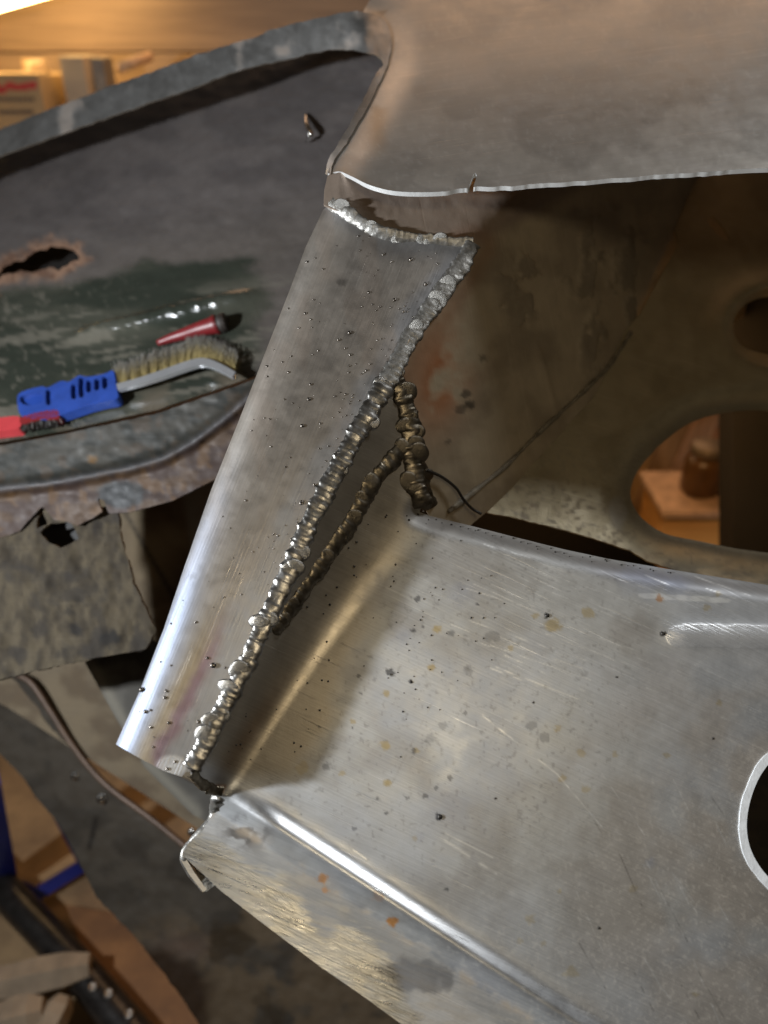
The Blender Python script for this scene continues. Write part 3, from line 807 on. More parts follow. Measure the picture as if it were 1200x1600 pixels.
sp = [(400 + x / 2.667, 250 + y / 2.667, 3.0 if (x, y) in BIG else RND.uniform(1.2, 2.2)) for x, y in A]
A2 = [(155, 715, 4), (240, 720, 2.2), (235, 742, 2.6), (168, 790, 3), (185, 785, 2), (248, 828, 2.6), (187, 843, 2), (400, 632, 4.5), (380, 607, 2.4), (350, 825, 3), (340, 485, 2), (255, 490, 1.6), (435, 400, 1.6), (702, 75, 3), (605, 185, 1.6), (620, 190, 1.6), (510, 70, 1.8), (270, 960, 2.4), (243, 985, 2.6), (195, 910, 1.6), (220, 620, 1.5), (255, 632, 1.5), (440, 640, 1.8), (350, 850, 2)]
sp += [(150 + x / 2.182, 750 + y / 2.182, r) for x, y, r in A2]
for _ in range(50):
    t = RND.random(); y = 350 + 840 * t; xl = np.interp(y, [p[1] for p in PLATE_L], [p[0] for p in PLATE_L]); xr = np.interp(y, [p[1] for p in WELD_MAIN], [p[0] for p in WELD_MAIN])
    sp.append((xl + 12 + (xr - xl - 24) * RND.random(), y, RND.uniform(.7, 1.3)))
for _ in range(70):
    p = resample(WELD_MAIN, 6)[RND.randrange(100)]
    sp.append((p[0] - abs(RND.gauss(0, 28)) - 16, p[1] + RND.gauss(0, 8) - 6, RND.uniform(.6, 1.5)))
sp = [q for q in sp if inside(np.array([q[0]]), np.array([q[1]]), plate_out)[0]]
drops("spatter", sp, plate_inv, M_SPAT, plate, .5)
ds = [(675 + RND.gauss(0, 60), 960 + RND.gauss(0, 90), RND.uniform(.7, 1.6)) for _ in range(60)]
ds += [(p[0] + RND.uniform(-6, 6), p[1] + RND.uniform(3, 9), RND.uniform(.9, 1.8)) for p in resample(EDGE_TOP[:7], 12)]
for _ in range(40):
    y = RND.uniform(800, 1190); xw = 620 - (y - 600) * .5246
    ds.append((xw + RND.uniform(35, 150), y, RND.uniform(.8, 2.0)))
ds = [d for d in ds if inside(np.array([d[0]]), np.array([d[1]]), panel_out)[0] and d[1] < 1240]
drops("spatter", ds, panel_inv, M_SPATD, panel)
bd = [(x, y, r * .55) for x, y, r, a in DARK if a >= .8 and r < 8]
drops("spatter", bd, panel_inv, M_SPATD, panel, .5)

# scuffed bright ring round the opening in the lower panel
M_RING = plain_mat("scuffed_white_edge", (.80, .82, .84), .5, 0., var=.15, scale=120)
ring = np.array(hole_r); c0 = np.array([1299, 1283])
ang = np.linspace(0, 2 * math.pi, 90, endpoint=False)
ring_o = densify(c0 + (ring - c0) * (1 + .075 * (.75 + .7 * fbm(np.cos(ang) * 4 + 9, np.sin(ang) * 4 + 9, 3)))[:, None], 4)
patch("opening_edge", ring_o, lambda x, y: panel_inv(x, y) + .004, M_RING, panel, 3.0, holes=[densify(c0 + (ring - c0) * .985, 4)], thick=.004, label="bright scuffed ring around the round opening")

# folded box end under the tip of the flange
M_GUNK = plain_mat("gunk_inside_fold", (.25, .23, .19), .7, .2, col2=(.02, .018, .015), scale=260, bump=1., dist=.002)
fo = lambda x, y: panel_inv(x, y) - .045
patch("fold_bottom", densify([(284, 1337), (330, 1378), (348, 1392), (336, 1383), (322, 1394), (316, 1390), (297, 1365)], 3), fo, M_GUNK, BODY, 2.0, thick=.001)
patch("fold_lip", densify([(283, 1335), (288, 1337), (303, 1362), (323, 1390), (317, 1394), (296, 1367), (282, 1343)], 3), lambda x, y: panel_inv(x, y) - .012, M_STEEL, BODY, 2.0, thick=.0012,
      shade=lambda X, Y: dict(col=np.tile((.42, .38, .32), (len(X), 1)), rough=.4, met=.6))

# sealant seam in the cavity corner and the loose black wire
def tube(name, pts3, r, mat, parent=None, seg=8, label=None, smooth=True):
    P = np.array(pts3, float); n = len(P); T = np.gradient(P, axis=0); T /= np.linalg.norm(T, axis=1, keepdims=True)
    ref = np.array([.31, .2, .93]); r = np.broadcast_to(np.asarray(r, float), (n,))
    V = []
    for i in range(n):
        a = np.cross(T[i], ref); a /= np.linalg.norm(a); b = np.cross(T[i], a)
        for j in range(seg):
            t = 2 * math.pi * j / seg; V.append(P[i] + r[i] * (a * math.cos(t) + b * math.sin(t)))
    Fc = [(i * seg + j, i * seg + (j + 1) % seg, (i + 1) * seg + (j + 1) % seg, (i + 1) * seg + j) for i in range(n - 1) for j in range(seg)]
    Fc += [tuple(range(seg))[::-1], tuple((n - 1) * seg + j for j in range(seg))]
    return link(name, mesh_np(name, np.array(V), Fc, smooth), parent, mat, label)
M_SEAL = plain_mat("old_sealant", (.24, .21, .16), .6, 0., col2=(.10, .085, .06), scale=120, bump=.8, dist=.002)
sl = resample([(700, 800), (730, 776), (790, 728), (850, 668), (905, 618), (955, 566), (985, 520)], 6)
def cav_inv(x, y): return np.maximum(side_inv(x, y), inner_inv(x, y))
slp = at(sl[:, 0], sl[:, 1], 1 / cav_inv(sl[:, 0], sl[:, 1]) - .001)
rs = .0022 * (.35 + 1.3 * fbm(np.arange(len(sl)) / 4, np.zeros(len(sl)), 3))
tube("sealant_bead", slp, rs, M_SEAL, BODY, 8)
M_BLACK = plain_mat("black_tar", (.02, .018, .016), .5, 0.)
wp = np.array([(668, 735, .53), (690, 745, .545), (712, 762, .556), (724, 780, .562), (738, 795, .57), (752, 803, .572)])
ws = spline(wp, 8); tube("wire_end", at(ws[:, 0], ws[:, 1], ws[:, 2]), .0011, M_BLACK, BODY, 8)
M_CHIP = plain_mat("bright_slot", (.62, .42, .25), .4, .3, emis=None)

# ------------------------------------------------------------------ the old car structure behind and below the plate
def sh_noise(c1, c2, sx, sy, seed, rough=.7, met=.1, c3=None, t3=(.55, .65), s3=30):
    def f(X, Y):
        n = fbm(X / sx, Y / sy, seed, 5)
        col = mix(c1, c2, sst(.38, .62, n))
        if c3 is not None: col = mix(col, c3, sst(t3[0], t3[1], fbm(X / s3, Y / s3, seed + 50, 4)))
        return dict(col=col, rough=rough + .2 * (n - .5), met=met)
    return f

sill_inv0 = fit([(-80, 715, .745), (370, 600, .685), (-80, 860, .735), (370, 720, .675)], 1)
RIDGE = [(-80, 768), (0, 764), (80, 755), (150, 742), (210, 730), (260, 715), (310, 685), (350, 655), (400, 612)]
def sill_inv(x, y): return sill_inv0(x, y) + .020 * np.exp(-(seg_dist(x, y, RIDGE) / 9) ** 2)
def sh_sill(X, Y):
    n1 = fbm(X / 30, Y / 18, 211, 5); n2 = fbm(X / 9, Y / 9, 213, 4)
    r = seg_dist(X, Y, RIDGE)
    above = np.interp(X, [p[0] for p in RIDGE], [p[1] for p in RIDGE]) > Y
    up = mix((.16, .145, .115), (.085, .085, .07), sst(.4, .6, n1))
    up = mix(up, (.20, .14, .09), sst(.55, .65, fbm(X / 24, Y / 20, 217, 4)) * .7)
    lo = mix((.17, .10, .075), (.24, .135, .07), sst(.45, .65, n1))
    lo = mix(lo, (.36, .19, .075), sst(.58, .68, fbm(X / 16, Y / 20, 219, 4)) * .7)
    col = np.where(above[:, None], up, lo)
    g = 1 - sst(.8, 1.1, np.hypot((X - 190) / 42, (Y - 772) / 22) + .4 * (n2 - .5))
    col = mix(col, (.115, .125, .13), g * .9)
    col = mix(col, (.35, .34, .36), np.exp(-(r / 5) ** 2) * .7)  # highlight on the ridge painted as a pale line
    col = spots(X, Y, [(145, 717, 7, .9)], col, (.45, .24, .07), .4)
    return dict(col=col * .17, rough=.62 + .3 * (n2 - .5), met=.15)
sill_out = densify([(-90, 718), (0, 696), (100, 678), (250, 645), (372, 602), (420, 582), (400, 660), (378, 722), (352, 742), (330, 752), (270, 782), (205, 800), (170, 803), (163, 782), (152, 778), (160, 800), (122, 822), (100, 814), (84, 812), (66, 790), (30, 830), (-90, 872)], 5, .8, 12, 4)
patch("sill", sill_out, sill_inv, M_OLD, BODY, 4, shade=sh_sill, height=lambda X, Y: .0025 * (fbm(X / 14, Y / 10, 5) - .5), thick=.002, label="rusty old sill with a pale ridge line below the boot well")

mud_inv = fit([(-80, 850, .735), (200, 800, .70), (-80, 1070, .70), (240, 990, .68)], 1)
def sh_mud(X, Y):
    n = fbm(X / 9 + Y / 60, Y / 20, 231, 6); m = fbm(X / 30, Y / 30, 235, 5)
    col = mix((.056, .049, .036), (.030, .026, .020), sst(.30, .70, n))
    col = mix(col, (.018, .017, .017), sst(.52, .70, m) * .7)
    col = spots(X, Y, [(172, 1000, 15, .9), (120, 985, 11, .8), (110, 955, 8, .6)], col, (.010, .010, .011), .4)
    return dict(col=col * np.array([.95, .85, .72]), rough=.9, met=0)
mud_out = densify([(-90, 855), (0, 838), (35, 815), (60, 786), (130, 792), (182, 790), (188, 835), (205, 900), (226, 948), (244, 985), (228, 1014), (150, 1028), (70, 1045), (0, 1062), (-90, 1076)], 5, 1.5, 14, 6)
mh = [densify([(64, 797), (76, 818), (57, 826), (56, 812)], 3, 1, 6, 2), densify([(62, 832), (80, 817), (112, 816), (124, 842), (96, 857), (74, 846)], 3, 1, 6, 3)]
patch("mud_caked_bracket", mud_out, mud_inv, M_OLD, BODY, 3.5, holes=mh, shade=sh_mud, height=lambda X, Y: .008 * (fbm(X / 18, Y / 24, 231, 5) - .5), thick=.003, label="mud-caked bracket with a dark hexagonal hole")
rear_inv = fit([(0, 760, .98), (400, 700, .95), (0, 1150, .92), (400, 1300, .88)], 1)
def sh_rear(X, Y):
    n = fbm(X / 40, Y / 30, 241, 4)
    col = mix((.105, .080, .050), (.07, .05, .03), sst(.4, .6, n))
    col = mix(col, (.15, .115, .07), np.exp(-(((X - 235) / 50) ** 2 + ((Y - 850) / 60) ** 2)) * .7)
    ln = np.exp(-(side(X, Y, (195, 800), (270, 930)) / 3) ** 2)
    col = mix(col, (.012, .01, .008), ln * .9)
    col = mix(col, (.17, .165, .15), sst(280, 292, X - (Y - 780) * .18) * (1 - sst(880, 930, Y)) * .8)
    return dict(col=col, rough=.8, met=0)
patch("rear_bulkhead", densify([(-90, 760), (420, 640), (440, 1000), (380, 1340), (20, 1110), (-90, 1050)], 8), rear_inv, M_OLD, BODY, 6, shade=sh_rear, thick=.003, label="dirty brown bulkhead in the gap behind the plate")
str_inv = fit([(130, 1030, .80), (240, 1000, .80), (340, 1290, .76)], 1)
patch("pale_strut", densify([(132, 1034), (160, 1022), (240, 1000), (262, 1010), (225, 1120), (215, 1180), (330, 1238), (352, 1300), (300, 1272), (225, 1198), (180, 1120)], 5), str_inv, M_OLD, BODY, 4, thick=.004,
      shade=lambda X, Y: dict(col=mix(mix((.050, .045, .037), (.034, .030, .024), sst(.4, .6, fbm(X / 30, Y / 30, 251))), (.10, .09, .07), np.exp(-((seg_dist(X, Y, [(132, 1034), (180, 1120), (225, 1198), (300, 1272)]) - 8) / 9) ** 2)), rough=.7, met=0), label="pale grey strut slanting behind the plate foot")
ch_inv = fit([(0, 1100, .95), (300, 1330, .86), (640, 1600, .80), (250, 1500, .90)], 1)
CH_TOP = [(-90, 1030), (20, 1050), (50, 1068), (80, 1112), (118, 1170), (165, 1225), (235, 1278), (300, 1330), (360, 1380), (430, 1440), (540, 1530), (660, 1620), (720, 1680)]
def sh_ch(X, Y):
    n = fbm(X / 50, Y / 40, 261, 5); n2 = fbm(X / 12, Y / 12, 263, 4)
    col = mix((.125, .115, .10), (.085, .078, .068), sst(.4, .6, n))
    tan = sst(1400, 1450, Y + .25 * (X - 300)) * sst(.34, .52, fbm(X / 60, Y / 50, 265, 4))
    col = mix(col, (.24, .19, .13), tan * .8)
    pk = np.exp(-(((X - 290) / 45) ** 2 + ((Y - 1480) / 22) ** 2)); col = mix(col, (.27, .20, .165), pk * .7)
    col = spots(X, Y, [(362, 1465, 30, .9), (340, 1490, 16, .7), (425, 1590, 24, .6), (410, 1565, 15, .5)], col, (.07, .05, .025), .3)
    dkr = 1 - sst(.8, 1.15, np.hypot((X - 240) / 95, (Y - 1560) / 75) + .5 * (n - .5)); col = mix(col, (.05, .026, .010), dkr * .95)
    slot = np.exp(-(side(X, Y, (150, 1280), (140, 1325)) / 4) ** 2) * (1 - sst(20, 32, np.abs(Y - 1302))); col = mix(col, (.02, .015, .01), slot)
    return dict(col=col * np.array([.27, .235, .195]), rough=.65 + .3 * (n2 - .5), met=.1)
ch_low = [(330, 1680), (312, 1600), (250, 1512), (200, 1452), (150, 1402), (125, 1350), (95, 1290), (55, 1245), (40, 1220), (0, 1180), (-90, 1110)]
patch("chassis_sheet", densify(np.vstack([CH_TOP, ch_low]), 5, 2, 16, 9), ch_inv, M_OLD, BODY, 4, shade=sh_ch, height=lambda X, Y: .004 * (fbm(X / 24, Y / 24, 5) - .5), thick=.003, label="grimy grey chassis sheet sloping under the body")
tp = spline(CH_TOP[1:9], 6)
M_COPPER = plain_mat("brown_pipe", (.085, .05, .03), .55, .2, scale=80)
tube("edge_pipe", at(tp[:, 0], tp[:, 1], 1 / ch_inv(tp[:, 0], tp[:, 1]) - .003), .0036, M_COPPER, BODY, 10, label="brown pipe along the edge of the chassis sheet")
M_CHROME = plain_mat("worn_bolt_steel", (.7, .68, .65), .22, 1., scale=100)
def bolt(px, py, r):
    inv = ch_inv; d = 1 / float(inv(np.array(float(px)), np.array(float(py)))); n = N_of(inv, px, py); p = np.array(at(px, py, d))
    rr = r * d / F; a = np.cross(n, [0, .3, 1.]); a /= np.linalg.norm(a); b = np.cross(n, a)
    V = []; Fc = []
    for k, (q, h) in enumerate([(1.5, 0), (1.5, .3), (1, .35), (1, 1.0), (.8, 1.15)]):
        for j in range(6 if k > 1 else 6):
            t = j * math.pi / 3; V.append(p + rr * (q * (a * math.cos(t) + b * math.sin(t)) + n * h))
    for k in range(4):
        for j in range(6): Fc.append((k * 6 + j, k * 6 + (j + 1) % 6, k * 6 + 6 + (j + 1) % 6, k * 6 + 6 + j))
    Fc.append(tuple(24 + j for j in range(6)))
    link("bolt", mesh_np("bolt", np.array(V), Fc, False), BODY, M_CHROME)
bolt(118, 1212, 6); bolt(160, 1247, 7); bolt(300, 1300, 5)
# small bent tab standing off the boot well
tv = spline([(478, 178, .0), (480, 195, .012), (486, 210, .014), (478, 222, .004)], 6)
tube("bent_tab", at(tv[:, 0], tv[:, 1], 1 / tub_inv(tv[:, 0], tv[:, 1]) - .003 - tv[:, 2]), [.0012 + .0018 * math.sin(math.pi * k / (len(tv) - 1)) for k in range(len(tv))], M_CHROME, BODY, 8)
tube("bent_tab", at(np.array([462, 468, 476, 482]), np.array([216, 212, 216, 214]), .835), [.0012, .002, .002, .0012], M_SEAL, BODY, 8)

# ------------------------------------------------------------------ tools lying in the boot well
M_BLUE = plain_mat("blue_plastic", (.018, .050, .24), .38, 0., var=.25, scale=60, bump=.1)
M_BLUED = plain_mat("blue_plastic_recess", (.012, .045, .25), .45, 0., var=.25, scale=60, bump=.1)
M_RED = plain_mat("red_plastic", (.15, .012, .014), .42, 0., var=.2, scale=60, bump=.1)
M_PINK = plain_mat("bright_red_plastic", (.36, .035, .04), .4, 0., var=.15, scale=60, bump=.1)
M_DARKT = plain_mat("black_rubber", (.025, .018, .014), .6, 0., scale=80)
M_BAR = plain_mat("zinc_bar", (.62, .63, .65), .34, .75, var=.15, scale=30, bump=.05)
def off(inv, h): return lambda x, y: 1 / (1 / inv(x, y) - h)
def cr3(l): return [(x / 3, 450 + y / 3) for x, y in l]
BR = thing("wire_brush", "wire brush with blue plastic handle and curved metal back in the boot well", "wire brush")
ho = spline(cr3([(85, 500), (120, 480), (170, 466), (200, 461), (225, 466), (285, 436), (320, 440), (345, 425), (372, 410), (410, 416), (450, 410), (500, 398), (530, 386), (540, 425), (546, 470), (550, 518), (480, 535), (400, 556), (300, 590), (230, 612), (150, 612), (98, 595), (82, 545)]), 4, True)
def rq(cx, cy, w, h, t=.0): return spline(cr3([(cx - w / 2 + t * h, cy - h / 2), (cx + w / 2 + t * h, cy - h / 2), (cx + w / 2, cy + h / 2), (cx - w / 2, cy + h / 2)]), 4, True)
slots = [spline(cr3([(92, 515), (120, 498), (165, 490), (195, 495), (197, 535), (150, 548), (105, 542)]), 4, True), rq(226, 512, 22, 60), rq(345, 485, 24, 58), rq(380, 466, 23, 78), rq(415, 460, 22, 48), rq(453, 452, 21, 46), rq(490, 444, 21, 48)]
plain = lambda X, Y: {}
patch("handle", ho, off(tub_inv, .020), M_BLUE, BR, 1.5, holes=slots, thick=.009)
patch("handle_web", ho * .98 + np.array([ho.mean(0)]) * .02, off(tub_inv, .013), M_BLUED, BR, 3, thick=.008)
bc = np.array(cr3([(548, 462), (620, 444), (700, 420), (780, 393), (850, 368), (900, 352), (940, 344), (985, 350), (1040, 374), (1097, 405)]))
bs = spline(bc, 5); tg = np.gradient(bs, axis=0); tg /= np.linalg.norm(tg, axis=1, keepdims=True); nn = np.stack([-tg[:, 1], tg[:, 0]], -1)
wv = 4.6 + 1.0 * np.sin(np.linspace(0, math.pi, len(bs)))
patch("metal_back", np.vstack([bs + nn * wv[:, None], (bs - nn * wv[:, None])[::-1]]), off(tub_inv, .022), M_BAR, BR, 1.5, thick=.004)
# bristles
V = []; Fc = []; cols = []
NB = N_of(tub_inv, 280, 560)
for i in range(30):
    t = i / 29
    for row in range(3):
        k = t * (len(bs) - 1) * .96 + 1; q = bs[int(min(k, len(bs) - 1))] - nn[int(min(k, len(bs) - 1))] * 4
        for w in range(14):
            bx = q[0] + RND.gauss(0, 2.6); by = q[1] + RND.gauss(0, 1.0)
            ln = (34 - 14 * abs(t - .25) + (6 if t > .5 else 0)) * RND.uniform(.7, 1.12)
            tx = bx + RND.gauss(2, 4.5) + (t - .5) * 4; ty = by - ln
            h = .006 + .005 * row
            p0 = np.array(at(bx, by, 1 / float(tub_inv(np.array(bx), np.array(by))) - h)); p1 = np.array(at(tx, ty, 1 / float(tub_inv(np.array(tx), np.array(ty))) - h - .002 * RND.random()))
            a = np.cross(p1 - p0, NB); a /= np.linalg.norm(a); b = NB
            o = len(V); r = .00024
            pm = (p0 + p1) / 2
            for p in (p0, pm, p1):
                for j in range(3):
                    V.append(p + r * (a * math.cos(j * 2.09) + b * math.sin(j * 2.09)))
            for s_ in (0, 3):
                for j in range(3): Fc.append((o + s_ + j, o + s_ + (j + 1) % 3, o + s_ + 3 + (j + 1) % 3, o + s_ + 3 + j))
            cols += [(.34, .27, .11, .5)] * 3 + [(.30, .245, .13, .5)] * 3 + [(.28, .275, .26, .5)] * 3
me = mesh_np("bristles", np.array(V), Fc, True, np.array(cols), np.full(len(V), .5), np.zeros((len(V), 2)), np.zeros(len(V)))
link("bristles", me, BR, M_OLD, kind="stuff")
# red handled tool behind
RT = thing("red_tool", "dark red tool handle with a black end lying behind the bristles", "tool")
def on_tub(pts, h): 
    p = np.array(pts, float); return at(p[:, 0], p[:, 1], 1 / tub_inv(p[:, 0], p[:, 1]) - h)
hp = spline(cr3([(740, 258), (800, 236), (860, 218), (930, 195), (985, 180), (1015, 172), (1022, 170)]), 5)
rr = np.interp(np.linspace(0, 1, len(hp)), [0, .15, .6, .85, .95, 1], [.003, .0045, .008, .0095, .009, .007])
tube("handle", on_tub(hp, .010), rr, M_RED, RT, 16)
for q in (.80, .88, .95):
    c = hp[int(q * (len(hp) - 1))]
    tube("grip_ring", on_tub([c - np.array([.8, -.3]), c, c + np.array([.8, -.3])], .010), .0101 if q < .95 else .0098, M_RED, RT, 16)
ep = spline(cr3([(1020, 171), (1042, 165), (1062, 159)]), 5)
tube("collar", on_tub(ep, .010), np.interp(np.linspace(0, 1, len(ep)), [0, .5, 1], [.008, .010, .009]), M_DARKT, RT, 16)
# small red brush
SB = thing("small_brush", "small bright red brush with dark bristles at the edge of the boot well", "brush")
hd = densify([(-70, 660), (20, 650), (34, 651), (34, 668), (20, 671), (-70, 684)], 4)
patch("handle", spline(hd[::3], 3, True), off(tub_inv, .018), M_PINK, SB, 2.5, thick=.010)
patch("back", spline([(33, 652), (60, 644), (86, 640), (93, 648), (88, 654), (60, 655), (34, 662)], 4, True), off(tub_inv, .020), M_RED, SB, 2, thick=.008)
V = []; Fc = []; cols = []
for i in range(260):
    bx = RND.uniform(34, 90); by = 655 - (bx - 34) * .16 + RND.uniform(-2, 3); tx = bx + RND.gauss(0, 2.5); ty = by + RND.uniform(12, 19); h0 = RND.uniform(.008, .018)
    p0, p1 = on_tub([(bx, by), (tx, ty)], h0); a = np.cross(p1 - p0, NB); a /= np.linalg.norm(a); o = len(V)
    for p in (p0, p1):
        for j in range(3): V.append(p + .0004 * (a * math.cos(j * 2.09) + NB * math.sin(j * 2.09)))
    for j in range(3): Fc.append((o + j, o + (j + 1) % 3, o + 3 + (j + 1) % 3, o + 3 + j))
    g = RND.choice([(.05, .045, .04, .4), (.05, .045, .04, .4), (.35, .34, .33, .3)]); cols += [g] * 6
me = mesh_np("bristles", np.array(V), Fc, True, np.array(cols), np.full(len(V), .4), np.zeros((len(V), 2)), np.zeros(len(V)))
link("bristles", me, SB, M_OLD, kind="stuff")

# ------------------------------------------------------------------ workshop seen past the car
def box(name, lo, hi, mat, parent=None, rot=None, bev=.003, label=None, pivot=None):
    bm = bmesh.new(); bmesh.ops.create_cube(bm, size=1)
    lo, hi = np.array(lo, float), np.array(hi, float)
    for v in bm.verts: v.co = Vector(lo + (np.array(v.co[:]) + .5) * (hi - lo))
    if bev: bmesh.ops.bevel(bm, geom=bm.edges[:], offset=bev, segments=2, profile=.6, affect='EDGES')
    if rot is not None:
        pv = Vector(pivot if pivot is not None else (lo + hi) / 2)
        bmesh.ops.rotate(bm, verts=bm.verts, cent=pv, matrix=rot)
    me = bpy.data.meshes.new(name); bm.to_mesh(me); bm.free()
    return link(name, me, parent, mat, label)
M_FLOOR = plain_mat("workshop_floor", (.26, .165, .08), .75, 0., col2=(.13, .08, .04), scale=11, bump=.3)
M_WALL = plain_mat("timber_wall", (.38, .25, .15), .55, 0., col2=(.27, .175, .105), scale=6, stretch=(.6, 3, 9), bump=.2)
fl = box("floor", (-2.5, -.5, -.05), (2.5, 3.0, 0), M_FLOOR, bev=0); fl["kind"] = "structure"
wl = thing("wall", "brown timber board wall at the back of the workshop", "wall"); wl["kind"] = "structure"; del wl["category"]
for k in range(9):
    box("board", (-2.5, 2.60, k * .20 + .002), (2.5, 2.65, k * .20 + .198), M_WALL, wl, bev=.004)
M_BULB = plain_mat("warm_diffuser", (.9, .85, .7), .5, 0., emis=(1.0, .66, .26, 22.0))
M_HOUS = plain_mat("lamp_housing", (.55, .52, .46), .5, 0.)
SL = thing("strip_light", "glowing warm strip light at the top corner above the shelf", "lamp")
a0, a1 = np.array(at(-260, 62, 1.75)), np.array(at(170, -58, 1.95))
ax = (a1 - a0) / np.linalg.norm(a1 - a0)
tube("diffuser", [a0 + (a1 - a0) * t for t in np.linspace(0, 1, 8)], .034, M_BULB, SL, 16)
up = np.array([0, .3, .95]); up -= ax * (up @ ax); up /= np.linalg.norm(up)
tube("housing", [a0 + up * .05 + (a1 - a0) * t for t in np.linspace(-.03, 1.03, 4)], .036, M_HOUS, SL, 12)
box("bracket", a1 + np.array([-.03, 0, .02]), np.array([a1[0] + .03, 2.61, a1[2] + .08]), M_HOUS, SL)
# shelf with boxes
M_SHELF = plain_mat("shelf_wood", (.30, .20, .12), .6, 0., scale=8, stretch=(1, 4, 8))
M_CARD = plain_mat("cardboard", (.46, .32, .17), .8, 0., var=.15, scale=15)
M_PALE = plain_mat("pale_box", (.50, .40, .28), .7, 0., var=.12, scale=15)
M_REDP = plain_mat("red_print", (.55, .05, .04), .6, 0., var=.1)
M_INK = plain_mat("grey_print", (.12, .09, .07), .7, 0., var=.1)
zs = 1.02
SH = box("shelf", (-2.2, 2.00, zs - .03), (0.2, 2.60, zs), M_SHELF); tag(SH, "wooden shelf board behind the rim carrying boxes", "shelf")
CB = thing("cardboard_box", "cardboard box with red lettering on the shelf", "box")
def shelf_pt(px, py, Y):
    u, v = (px - 600) / F, (py - 800) / F; d = Y / (CP - v * SP); return u * d, CAM_H - d * (SP + v * CP)
Yb = 2.12
xr, _ = shelf_pt(66, 150, Yb); _, zt = shelf_pt(30, 128, Yb)
box("carton", (xr - .34, Yb, zs), (xr, Yb + .22, zt + .012), M_CARD, CB, bev=.002)
box("flap", (xr - .33, Yb - .002, zt + .013), (xr - .004, Yb + .10, zt + .017), M_CARD, CB, bev=.001)
# its red mark and two lines of small print (unreadable at this distance)
def mark(name, px0, px1, py0, py1, mat, slant=0):
    xa, za = shelf_pt(px0, py1, Yb); xb, zb = shelf_pt(px1, py0, Yb)
    me = mesh_np(name, np.array([(xa, Yb - .0015, za), (xb, Yb - .0015, za), (xb + slant, Yb - .0015, zb), (xa + slant, Yb - .0015, zb)]), [(0, 1, 2, 3)], False)
    link(name, me, CB, mat)
for a, b, c, d in [(-14, -4, 128, 146), (-1, 7, 134, 146), (9, 20, 128, 140), (22, 32, 131, 141), (34, 42, 129, 141), (45, 55, 127, 139)]: mark("red_letter", a, b, c, d, M_REDP, .004)
for k in range(8): mark("print", -4 + k * 7.5, 1 + k * 7.5, 152, 158, M_INK)
for k in range(7): mark("print", -2 + k * 8, 4 + k * 8, 172, 178, M_INK)
def sbox(name, px0, px1, py0, Y, depth, mat, label, cat):
    xa, _ = shelf_pt(px0, py0, Y); xb, _ = shelf_pt(px1, py0, Y); _, z = shelf_pt(px0, py0, Y)
    o = box(name, (xa, Y, zs), (xb, Y + depth, z), mat, bev=.004); tag(o, label, cat); return o
sbox("carton", 90, 128, 88, 2.20, .10, M_PALE, "small pale square carton on the shelf", "carton")
sbox("grey_tin", 132, 160, 90, 2.26, .08, plain_mat("grey_tin", (.26, .22, .17), .5, .2), "dull grey-brown tin beside the pale carton", "tin")
jx, _ = shelf_pt(52, 90, 2.32)
zj = shelf_pt(52, 92, 2.32)[1]
tag(tube("jar", [(jx, 2.32, zs), (jx, 2.32, zs + .02), (jx, 2.32, zj - .04), (jx, 2.32, zj - .02), (jx, 2.32, zj)], [.040, .042, .042, .030, .030], plain_mat("brown_jar", (.40, .27, .15), .4, 0.), None, 18), "squat brown jar behind the lettered cardboard box", "jar")
x0, _ = shelf_pt(185, 108, 2.15); x1, _ = shelf_pt(222, 95, 2.2); z0 = shelf_pt(185, 106, 2.15)[1]
tag(tube("wooden_dowel", [(x0, 2.16, z0), (x1, 2.28, z0 + .02)], .012, plain_mat("light_wood", (.66, .42, .24), .6, 0.), None, 12), "short pale dowel lying over the shelf clutter", "dowel")
for (pa, pb, Y, z1, m) in [(165, 250, 2.18, 1.10, (.20, .15, .11)), (255, 330, 2.30, 1.14, (.16, .12, .09))]:
    xa, _ = shelf_pt(pa, 110, Y); xb, _ = shelf_pt(pb, 110, Y)
    tag(box("parts_tray", (xa, Y, zs), (xb, Y + .12, z1), plain_mat("dark_tray", m, .6, 0.), bev=.004), "brown parts tray under the pale dowel" if pa < 200 else "darker parts tray at the end of the shelf row", "tray")

# things seen through the opening of the inner panel
M_NEARBLACK = plain_mat("near_black", (.004, .0028, .002), .7, 0.)
pc = [at(1146, 380, 1.15), at(1146, 1560, 1.15), at(1420, 1560, 1.15), at(1420, 380, 1.15)]
pb = [p + np.array([0, CP, -SP]) * .05 for p in pc]
tag(link("dark_board", mesh_np("dark_board", np.array(pc + pb), [(0, 1, 2, 3), (7, 6, 5, 4), (0, 4, 5, 1), (1, 5, 6, 2), (2, 6, 7, 3), (3, 7, 4, 0)], False), None, M_NEARBLACK), "near-black board leaning upright behind the inner panel", "board")
M_ORW = plain_mat("orange_wood", (.62, .30, .08), .55, 0., var=.2, scale=8, stretch=(1, 5, 9))
M_TAN = plain_mat("tan_board", (.55, .36, .19), .6, 0., var=.25, scale=8, stretch=(8, 3, .8))
CR = thing("wooden_crate", "orange wooden crate seen through the opening", "crate")
box("front_board", (.565, 1.30, 0), (.90, 1.32, .430), M_ORW, CR); box("side_board", (.565, 1.322, 0), (.585, 1.42, .430), M_ORW, CR); box("back_board", (.565, 1.422, 0), (.90, 1.44, .430), M_ORW, CR)
box("lid", (.552, 1.285, .432), (.92, 1.455, .446), plain_mat("lid_wood", (.66, .44, .30), .6, 0.), CR)
